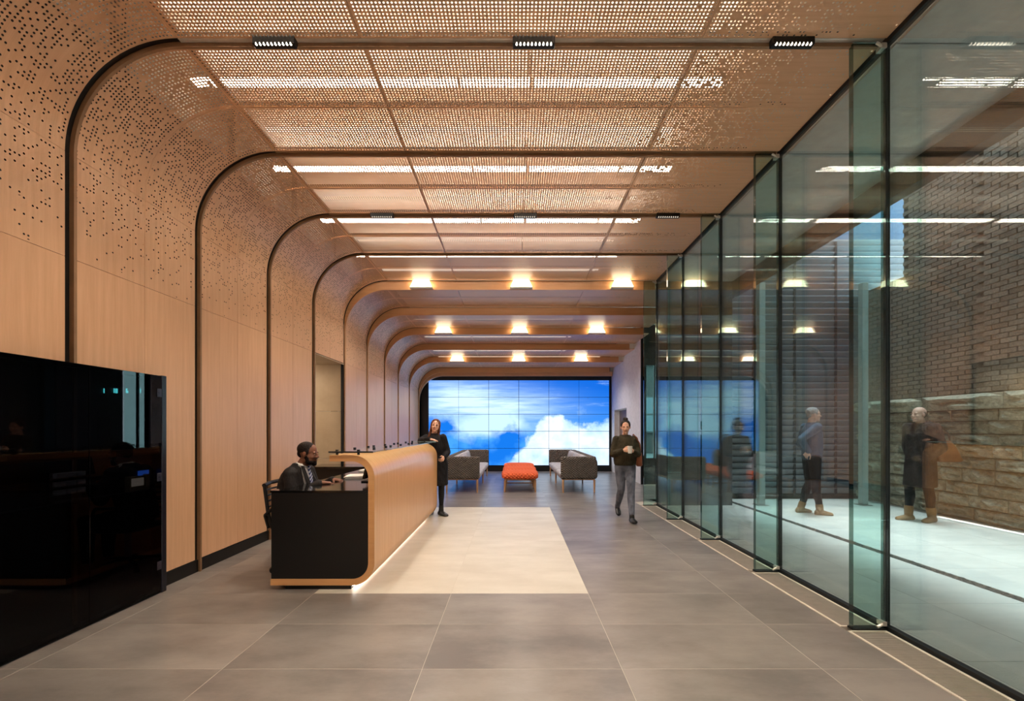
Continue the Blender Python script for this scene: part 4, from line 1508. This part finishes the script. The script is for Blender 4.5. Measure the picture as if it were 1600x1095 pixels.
def f(mb):
    torso(mb, J, S, .036, True, low=False)
    c = Vector((0, 0, .93)); lp = Vector((1, .06, 0)).normalized(); dp = Vector((-.06, 1, 0)).normalized()
    mb.loft([((0, .0, .855), lp, dp, .165, .125), ((0, .0, .875), lp, dp, .178, .138), ((0, .005, .95), lp, dp, .190, .150), ((0, .01, 1.04), lp, dp, .186, .145), ((0, .01, 1.16), lp, dp, .175, .140)], 22)
    for sd in 'LR': arm(mb, J, sd, S, .019, .90, True)
    mb.loft([((0, -.010, 1.30), lp, dp, .085, .078), ((0, -.008, 1.338), lp, dp, .070, .066)], 18)
cloth('jacket', f, olive, wk)
def f(mb):
    torso(mb, dict(J, chest=J['waist'], neck=(0, 0, 1.06)), S, .008, True)
    for sd in 'LR': leg(mb, J, sd, S, .010, .97, True)
cloth('jeans', f, mat_cloth('grey_jeans', (98, 103, 116), 0.85, 0.3, 12, 0.8), wk)
boot = plain('black_leather', (24, 22, 22), 0.3, var=0.1)
for sd in 'LR':
    def f(mb, sd=sd):
        foot(mb, J['an' + sd], J['toe' + sd], S, .005)
        a = Vector(J['an' + sd]); kn_ = Vector(J['kn' + sd])
        mb.cap(a, a.lerp(kn_, .16), .040, .042, 12)
    cloth('boot', f, boot, wk, .006, 3)
cup = thing('paper_cup', "white paper cup held in both hands by the walking woman", 'cup', (1.785, 6.742, 1.062))
mb = MB(); mb.tube((0, 0, 0), (0, 0, .098), .028, .037, 18); mb.build('cup_body', M['white'], cup, smooth=False)
mb = MB(); mb.tube((0, 0, .098), (0, 0, .106), .040, .039, 18).tube((0, 0, .106), (0, 0, .112), .034, .032, 18); mb.build('lid', M['white'], cup)
bag = thing('shoulder_bag', "brown leather shoulder bag on the walking woman's arm", 'bag', (2.02, 7.08, 0.84))
mb = MB(); mb.loft([((0, 0, 0), (.25, .97, 0), (.97, -.25, 0), .13, .035), ((0, 0, .02), (.25, .97, 0), (.97, -.25, 0), .16, .055), ((0, 0, .20), (.25, .97, 0), (.97, -.25, 0), .15, .045), ((0, 0, .26), (.25, .97, 0), (.97, -.25, 0), .13, .02)], 24, sq=4)
mb.build('bag_body', plain('brown_leather', (138, 78, 48), 0.45, var=0.15), bag, smooth=True)
mb = MB(); mb.path([(0.0, -.10, .25), (-.02, -.125, .36), (-.085, -.12, .475), (-.105, -.06, .512), (-.09, .04, .50), (-.03, .11, .38), (0, .11, .25)], .009, 8); mb.build('strap', plain('brown_leather', (138, 78, 48), 0.45), bag)

# ---------------------------------------------------------------- 2. woman leaning on the far end of the desk
S = 1.65 / 1.75
J = dict(pelvis=(-.01, -.01, .87), waist=(.0, -.005, 1.02), chest=(.02, .0, 1.20), neck=(.035, .01, 1.37),
         latP=(1, .1, 0), latC=(1, .12, 0),
         shR=(.172, .00, 1.290), shL=(-.110, .02, 1.298), elR=(.245, .11, 1.245), elL=(-.185, -.01, 1.05),
         wrR=(.075, .20, 1.275), wrL=(-.145, .13, .98),
         hipR=(.075, -.01, .845), hipL=(-.088, -.01, .845), knR=(.10, .02, .475), knL=(-.085, .03, .475),
         anR=(.11, -.04, .062), anL=(-.075, -.01, .062), toeR=(.3, 1, 0), toeL=(-.72, .72, 0))
T = head_T((.028, .035, 1.385), yaw=0.10, pitch=0.02, roll=-0.14)
kk = .95
hands = {'R': dict(f=(-.9, .2, -.12), n=(0, 0, -1), side=1, curls=(.15, .18, .2, .25)),
         'L': dict(f=(.15, .8, -.45), n=(.9, 0, -.2), side=-1, curls=(.5, .55, .6, .6))}
wd = build_body('person', 'smiling long-haired woman in black coat at the far end of the reception desk', (-1.30, 7.27, 0), PI, J, S, T, kk, mat_skin('skin_light', (226, 176, 150)), hands, True)
face_parts(T, kk, wd, lip_l, brown_hair, True)
def f(mb):
    hell(mb, T, kk, (0, -.024, .152), (.084, .098, .086), 0, 20, 14)
    hell(mb, T, kk, (0, -.050, .06), (.078, .056, .12), 0)
    for s in (-1, 1):
        hell(mb, T, kk, (s * .074, -.002, .10), (.015, .040, .080), .15)
        hell(mb, T, kk, (s * .074, -.012, .01), (.022, .036, .09), .1)
    hell(mb, T, kk, (.078, .015, -.085), (.028, .034, .10))
    hell(mb, T, kk, (0, -.060, -.06), (.085, .042, .10))
cloth('hair', f, brown_hair, wd, .006, 3)
def f(mb):
    torso(mb, J, S, .020, True)
    lp = Vector((1, .1, 0)).normalized(); dp = Vector((-.1, 1, 0)).normalized()
    mb.loft([((-.005, .0, .50), lp, dp, .175, .135), ((-.005, .0, .52), lp, dp, .185, .145), ((-.008, -.005, .70), lp, dp, .182, .145), ((-.01, -.01, .88), lp, dp, .178, .142), ((0, -.005, 1.0), lp, dp, .150, .120)], 22)
    for sd in 'LR': arm(mb, J, sd, S, .020, .93, True)
    mb.loft([((.035, .00, 1.33), lp, dp, .082, .072), ((.035, .0, 1.362), lp, dp, .070, .064)], 18)
cloth('coat', f, mat_cloth('black_coat', (30, 28, 31), 0.75, 0.3, 9, 0.8), wd)
def f(mb):
    for sd in 'LR': leg(mb, J, sd, S, .002, .90, True)
cloth('leggings', f, plain('black_knit', (22, 21, 23), 0.85), wd)
for sd in 'LR':
    def f(mb, sd=sd):
        foot(mb, J['an' + sd], J['toe' + sd], S, .006)
        a = Vector(J['an' + sd]); mb.cap(a, a.lerp(Vector(J['kn' + sd]), .22), .039, .043, 12)
    cloth('boot', f, boot, wd, .006, 3)

# ---------------------------------------------------------------- 3. man in a suit seated at the desk (faces +x)
S = 1.0
J = dict(pelvis=(0, 0, .545), waist=(0, .03, .69), chest=(0, .085, .89), neck=(0, .125, 1.075),
         latP=(1, 0, 0), latC=(1, 0, 0),
         shR=(.180, .10, 1.01), shL=(-.180, .10, 1.01), elR=(.235, .275, .70 + .02), elL=(-.225, .33, .72),
         wrR=(.150, .385, .918), wrL=(-.12, .40, .918),
         hipR=(.095, .02, .53), hipL=(-.095, .02, .53), knR=(.12, .44, .52), knL=(-.12, .44, .52),
         anR=(.12, .40, .07), anL=(-.12, .42, .07), toeR=(.1, 1, 0), toeL=(-.1, 1, 0))
J['elR'] = (.250, .155, .755); J['elL'] = (-.240, .17, .765)
T = head_T((0, .180, 1.088), yaw=0.0, pitch=-0.10)
kk = 1.0
hands = {'R': dict(f=(-.35, .93, -.05), n=(0, 0, -1), side=1, curls=(.2, .25, .3, .35)), 'L': dict(f=(.3, .95, -.05), n=(0, 0, -1), side=-1, curls=(.2, .25, .3, .35))}
sm = build_body('person', 'bearded man in a dark suit and striped tie seated behind the reception desk', (-2.32, 4.50, -0.015), -PI / 2, J, S, T, kk, mat_skin('skin_brown', (128, 84, 64)), hands)
face_parts(T, kk, sm, lip_d, dark_hair)
def f(mb):
    hell(mb, T, kk, (0, -.024, .157), (.0785, .094, .078), 0, 20, 14)
    hell(mb, T, kk, (0, -.070, .112), (.062, .038, .050), 0)
    for s in (-1, 1): hell(mb, T, kk, (s * .069, .006, .135), (.010, .026, .035))
cloth('hair', f, mat_cloth('hair_cropped', (30, 22, 19), 0.7, 0.15, 90, 0.3), sm, .006, 3)
def f(mb):
    hell(mb, T, kk, (0, .034, .034), (.060, .058, .036), 0)
    hell(mb, T, kk, (0, .070, .014), (.031, .026, .022))
    for s in (-1, 1): hell(mb, T, kk, (s * .056, .012, .062), (.012, .026, .042), .2)
    mb.cap(T @ V(-.026, .086, .068), T @ V(.026, .086, .068), .0055, .0055, 8)
cloth('beard', f, mat_cloth('hair_cropped', (30, 22, 19), 0.7), sm, .005, 3)
suit = mat_cloth('dark_suit', (38, 35, 35), 0.75, 0.25, 8, 0.7)
def f(mb):
    P, Wa, Ch, N = (Vector(J[q]) for q in ('pelvis', 'waist', 'chest', 'neck'))
    dd = V(0, 1, .25).normalized()
    mb.loft([(P, (1, 0, 0), (0, 1, 0), .13, .10), (Wa + V(0, .04, 0), (1, 0, 0), (0, 1, 0), .11, .095), (Ch + V(0, .04, -.02), (1, 0, 0), dd, .10, .092), (Ch.lerp(N, .5) + V(0, .025, 0), (1, 0, 0), dd, .085, .070), (N + V(0, .005, -.01), (1, 0, 0), dd, .056, .058)], 20)
cloth('shirt', f, mat_cloth('white_shirt', (226, 220, 220), 0.7, 0.06, 9, 0.3), sm)
# shirt collar and tie
N = Vector(J['neck']); u = (Vector(J['neck']) - Vector(J['chest'])).normalized(); fwd = Vector((1, 0, 0)).cross(u) * -1
mb = MB(); mb.loft([(N - u * .01, (1, 0, 0), u.cross(V(1, 0, 0)), .066, .068), (N + u * .03, (1, 0, 0), u.cross(V(1, 0, 0)), .061, .064)], 20)
mb.build('collar', M['white'], sm, smooth=True)
def tie_mat():
    b = NT('striped_tie')
    o = b.sep(b.obj())
    q = b.math('FRACT', b.math('MULTIPLY', b.math('ADD', b.math('ADD', o[2], b.math('MULTIPLY', o[0], 0.7)), b.math('MULTIPLY', o[1], -0.35)), 26.0))
    col = b.mix(b.math('GREATER_THAN', q, 0.5), lin((36, 56, 120)), lin((206, 212, 226)))
    MATS['tie'] = b.done(b.bsdf(col, 0.5, 0, 0.4).outputs[0]); return MATS['tie']
dfr = -u.cross(V(1, 0, 0))
if dfr.y < 0: dfr = -dfr
c0 = N + dfr * .075 + u * .012; c1 = Vector(J['chest']) + dfr * .136 + u * .03; c2 = Vector(J['waist']) + dfr * .128 + u * .05
mb = MB()
mb.loft([(c0, (1, 0, 0), dfr, .020, .012), (c0 - u * .03 + dfr * .004, (1, 0, 0), dfr, .014, .010), (c0.lerp(c1, .5) + dfr * .004, (1, 0, 0), dfr, .026, .006), (c1, (1, 0, 0), dfr, .034, .006), (c2, (1, 0, 0), dfr, .040, .006)], 14, sq=4)
mb.build('tie', tie_mat(), sm, smooth=True)
def f(mb):
    # jacket open at the front: two halves of the trunk leave a V for shirt and tie
    P, Wa, Ch, N = (Vector(J[q]) for q in ('pelvis', 'waist', 'chest', 'neck'))
    for s in (-1, 1):
        rings = []
        for (c, a, b_, off, bk) in ((P - V(0, -.01, .06), .105, .145, .075, -.005), (P + V(0, .01, .06), .108, .142, .070, -.005), (Wa, .100, .136, .068, -.008), (Wa.lerp(Ch, .55), .098, .140, .082, -.012), (Ch, .095, .136, .096, -.018), (Ch.lerp(N, .42), .088, .108, .104, -.026), (Ch.lerp(N, .72), .066, .080, .088, -.030), (Ch.lerp(N, .97), .030, .052, .062, -.026)):
            uu = (Ch - Wa).normalized(); dd = -uu.cross(V(1, 0, 0))
            if dd.y < 0: dd = -dd
            rings.append((c + V(s * off, 0, 0) + dd * bk, (1, 0, 0), dd, a, b_))
        mb.loft(rings, 18)
    for sd in 'LR': arm(mb, J, sd, S, .018, .93)
    for sd in 'LR': mb.ell(J['sh' + sd], (.078, .074, .062))
    mb.loft([(V(0, .035, .96), (1, 0, 0), (0, 1, 0), .15, .07), (V(0, .062, 1.05), (1, 0, 0), (0, 1, 0), .105, .060), (V(0, .090, 1.105), (1, 0, 0), (0, 1, 0), .074, .050)], 18)
cloth('jacket', f, suit, sm, .008)
# lapels
mb = MB()
for s in (-1, 1):
    q0 = N + V(s * .062, 0, 0) + dfr * .035 + u * .01; q1 = Vector(J['chest']) + V(s * .075, 0, 0) + dfr * .136 + u * .05; q2 = Vector(J['waist']) + V(s * .018, 0, 0) + dfr * .142 + u * .03
    mb.loft([(q0, (1, 0, 0), dfr, .020, .012), (q1, (1, 0, 0), dfr, .036, .010), (q2, (1, 0, 0), dfr, .012, .008)], 12, sq=3)
mb.build('lapels', suit, sm, smooth=True)
def f(mb):
    torso(mb, dict(J, chest=J['waist'], neck=(0, .05, .75)), S, .006)
    for sd in 'LR': leg(mb, J, sd, S, .012, .97)
cloth('trousers', f, suit, sm)
for sd in 'LR':
    def f(mb, sd=sd): foot(mb, J['an' + sd], J['toe' + sd], S, .006)
    cloth('shoe', f, boot, sm, .006, 3)

# ---------------------------------------------------------------- 4. man in blue sweater outside (faces right, a little to the room)
def stand(S, **kw):
    J = dict(pelvis=(0, 0, .945 * S), waist=(0, .01, 1.09 * S), chest=(0, .005, 1.29 * S), neck=(0, .0, 1.475 * S),
             latP=(1, 0, 0), latC=(1, 0, 0),
             shR=(.185 * S, -.005, 1.415 * S), shL=(-.185 * S, -.005, 1.415 * S),
             elR=(.225 * S, -.04 * S, 1.12 * S), elL=(-.225 * S, -.04 * S, 1.12 * S), wrR=(.235 * S, .06 * S, .875 * S), wrL=(-.235 * S, .06 * S, .875 * S),
             hipR=(.088 * S, 0, .915 * S), hipL=(-.088 * S, 0, .915 * S), knR=(.095 * S, .02 * S, .50 * S), knL=(-.095 * S, .02 * S, .50 * S),
             anR=(.10 * S, -.02 * S, .068 * S), anL=(-.10 * S, -.02 * S, .068 * S), toeR=(.18, 1, 0), toeL=(-.18, 1, 0))
    J.update(kw)
    return J
S = 1.82 / 1.75
J = stand(S, elR=(.20, -.265, 1.27), wrR=(.165, -.125, 1.06), elL=(-.25, -.06, 1.17), wrL=(-.205, .10, .97))
J['anR'] = (.105, .08, .070); J['anL'] = (-.105, -.12, .070)
T = head_T((0, .035, 1.565), yaw=-0.12, pitch=0.0)
kk = 1.04
hands = {'R': dict(f=(-.45, -.35, -.75), n=(-.6, .7, 0), side=1, curls=(.5, .55, .6, .6)), 'L': dict(f=(.25, .75, -.3), n=(.8, 0, -.4), side=-1, curls=(.5, .6, .6, .6))}
bm1 = build_body('person', 'grey-haired man with glasses in a blue sweater standing outside before the louvred wall', (5.04, 7.40, 0), -PI / 2 - 0.12, J, S, T, kk, mat_skin('skin_pale', (214, 170, 150)), hands)
face_parts(T, kk, bm1, lip_l, grey_hair)
def f(mb):
    hell(mb, T, kk, (0, -.022, .158), (.081, .095, .080), 0, 20, 14)
    hell(mb, T, kk, (0, -.068, .110), (.062, .040, .052), 0)
    for s in (-1, 1): hell(mb, T, kk, (s * .071, .006, .135), (.011, .028, .035))
cloth('hair', f, grey_hair, bm1, .006, 3)
mb = MB()
for s in (-1, 1):
    ring = [T @ (Vector((s * .033 + .024 * math.cos(2 * PI * i / 16), .104 - .010 * abs(math.cos(2 * PI * i / 16)), .113 + .018 * math.sin(2 * PI * i / 16))) * kk) for i in range(17)]
    mb.path(ring, .0022, 6)
    mb.path([T @ (Vector((s * .057, .094, .118)) * kk), T @ (Vector((s * .080, .0, .122)) * kk)], .0022, 6)
mb.path([T @ (Vector((-.009, .103, .116)) * kk), T @ (Vector((.009, .103, .116)) * kk)], .0022, 6)
mb.build('glasses', M['black_plain'], bm1)
def f(mb):
    torso(mb, J, S, .020, low=False)
    mb.loft([((0, 0, .915), (1, 0, 0), (0, 1, 0), .158, .125), ((0, 0, .93), (1, 0, 0), (0, 1, 0), .172, .138), ((0, .01, 1.05), (1, 0, 0), (0, 1, 0), .176, .146), ((0, .012, 1.2), (1, 0, 0), (0, 1, 0), .180, .148), ((0, .01, 1.33), (1, 0, 0), (0, 1, 0), .185, .140)], 22)
    for sd in 'LR': arm(mb, J, sd, S, .018, .95)
    mb.loft([((0, 0, 1.515), (1, 0, 0), (0, 1, 0), .078, .078), ((0, .008, 1.555), (1, 0, 0), (0, 1, 0), .070, .072)], 18)
cloth('sweater', f, mat_cloth('blue_sweater', (64, 82, 100), 0.9, 0.2, 9, 0.6), bm1)
def f(mb):
    torso(mb, dict(J, chest=J['waist'], neck=(0, 0, 1.16)), S, .010)
    for sd in 'LR': leg(mb, J, sd, S, .012, .90)
cloth('trousers', f, mat_cloth('black_trousers', (26, 27, 32), 0.85), bm1)
tan = plain('tan_suede', (150, 112, 72), 0.8, var=0.15)
for sd in 'LR':
    def f(mb, sd=sd):
        foot(mb, J['an' + sd], J['toe' + sd], S, .008)
        a = Vector(J['an' + sd]); mb.cap(a, a.lerp(Vector(J['kn' + sd]), .2), .054, .058, 12)
    cloth('boot', f, tan, bm1, .006, 3)

# ---------------------------------------------------------------- 5. bald man in a long coat outside (faces left)
S = 1.80 / 1.75
J = stand(S, elR=(.26, -.05, 1.16), wrR=(.140, .03, 1.0), elL=(-.26, -.05, 1.15), wrL=(-.140, .03, 1.0))
J['anR'] = (.095, .11, .070); J['anL'] = (-.095, -.08, .070)
J['knR'] = (.10, .09, .51); J['knL'] = (-.10, -.01, .51)
T = head_T((0, .045, 1.548), yaw=0.0, pitch=0.02)
kk = 1.03
hands = {'R': dict(f=(-.1, .1, -1), n=(-.8, 0, 0), side=1, curls=(.3, .3, .3, .3)), 'L': dict(f=(.1, .1, -1), n=(.8, 0, 0), side=-1, curls=(.3, .3, .3, .3))}
bm2 = build_body('person', 'bald man in a long dark hooded coat standing outside by the stone wall', (6.36, 6.82, 0), PI / 2 + 0.10, J, S, T, kk, mat_skin('skin_pale', (214, 170, 150)), hands)
face_parts(T, kk, bm2, lip_l, dark_hair)
def f(mb):
    hell(mb, T, kk, (0, -.062, .108), (.064, .044, .045), 0)
    for s in (-1, 1): hell(mb, T, kk, (s * .066, -.02, .128), (.014, .040, .026))
cloth('hair', f, mat_cloth('hair_short_grey', (110, 98, 88), 0.7), bm2, .006, 3)
def f(mb):
    torso(mb, J, S, .032)
    X_, Y_ = (1, 0, 0), (0, 1, 0)
    mb.loft([((0, .02, .54), X_, Y_, .205, .185), ((0, .02, .56), X_, Y_, .215, .195), ((0, .015, .75), X_, Y_, .205, .190), ((0, .01, .95), X_, Y_, .196, .178), ((0, .01, 1.12), X_, Y_, .188, .165), ((0, .005, 1.3), X_, Y_, .200, .162)], 24)
    for sd in 'LR': arm(mb, J, sd, S, .032, .92)
    for i in range(10):                                   # hood bunched round the neck
        a = 2 * PI * i / 10
        mb.ell((.085 * math.cos(a), -.02 + .085 * math.sin(a), 1.51 + .02 * math.sin(a) * -1), (.052, .052, .042))
    mb.ell((0, -.13, 1.46), (.12, .055, .085))
cloth('coat', f, mat_cloth('brown_coat', (52, 42, 40), 0.7, 0.35, 12, 1.0), bm2)
def f(mb):
    for sd in 'LR': leg(mb, J, sd, S, .012, .90)
cloth('trousers', f, MATS['black_trousers'], bm2)
for sd in 'LR':
    def f(mb, sd=sd):
        foot(mb, J['an' + sd], J['toe' + sd], S, .008)
        a = Vector(J['an' + sd]); mb.cap(a, a.lerp(Vector(J['kn' + sd]), .3), .054, .061, 12)
    cloth('boot', f, tan, bm2, .006, 3)
bg = thing('shoulder_bag', "brown leather shoulder bag behind the man in the long coat", 'bag', (6.66, 6.74, 0.93))
mb = MB(); mb.loft([((0.05, 0, 0), (1, -.1, 0), (.1, 1, 0), .16, .05), ((0.05, 0, .03), (1, -.1, 0), (.1, 1, 0), .18, .07), ((0, 0, .24), (1, -.1, 0), (.1, 1, 0), .13, .055), ((-.03, 0, .33), (1, -.1, 0), (.1, 1, 0), .09, .025)], 24, sq=4)
mb.build('bag_body', plain('tan_leather', (128, 72, 40), 0.5, var=0.15), bg, smooth=True)
mb = MB(); mb.path([(.08, 0, .30), (.02, -.02, .45), (-.18, -.10, .565), (-.32, -.12, .60), (-.40, -.06, .56)], .010, 8); mb.build('strap', plain('dark_strap', (44, 34, 30), 0.6), bg)
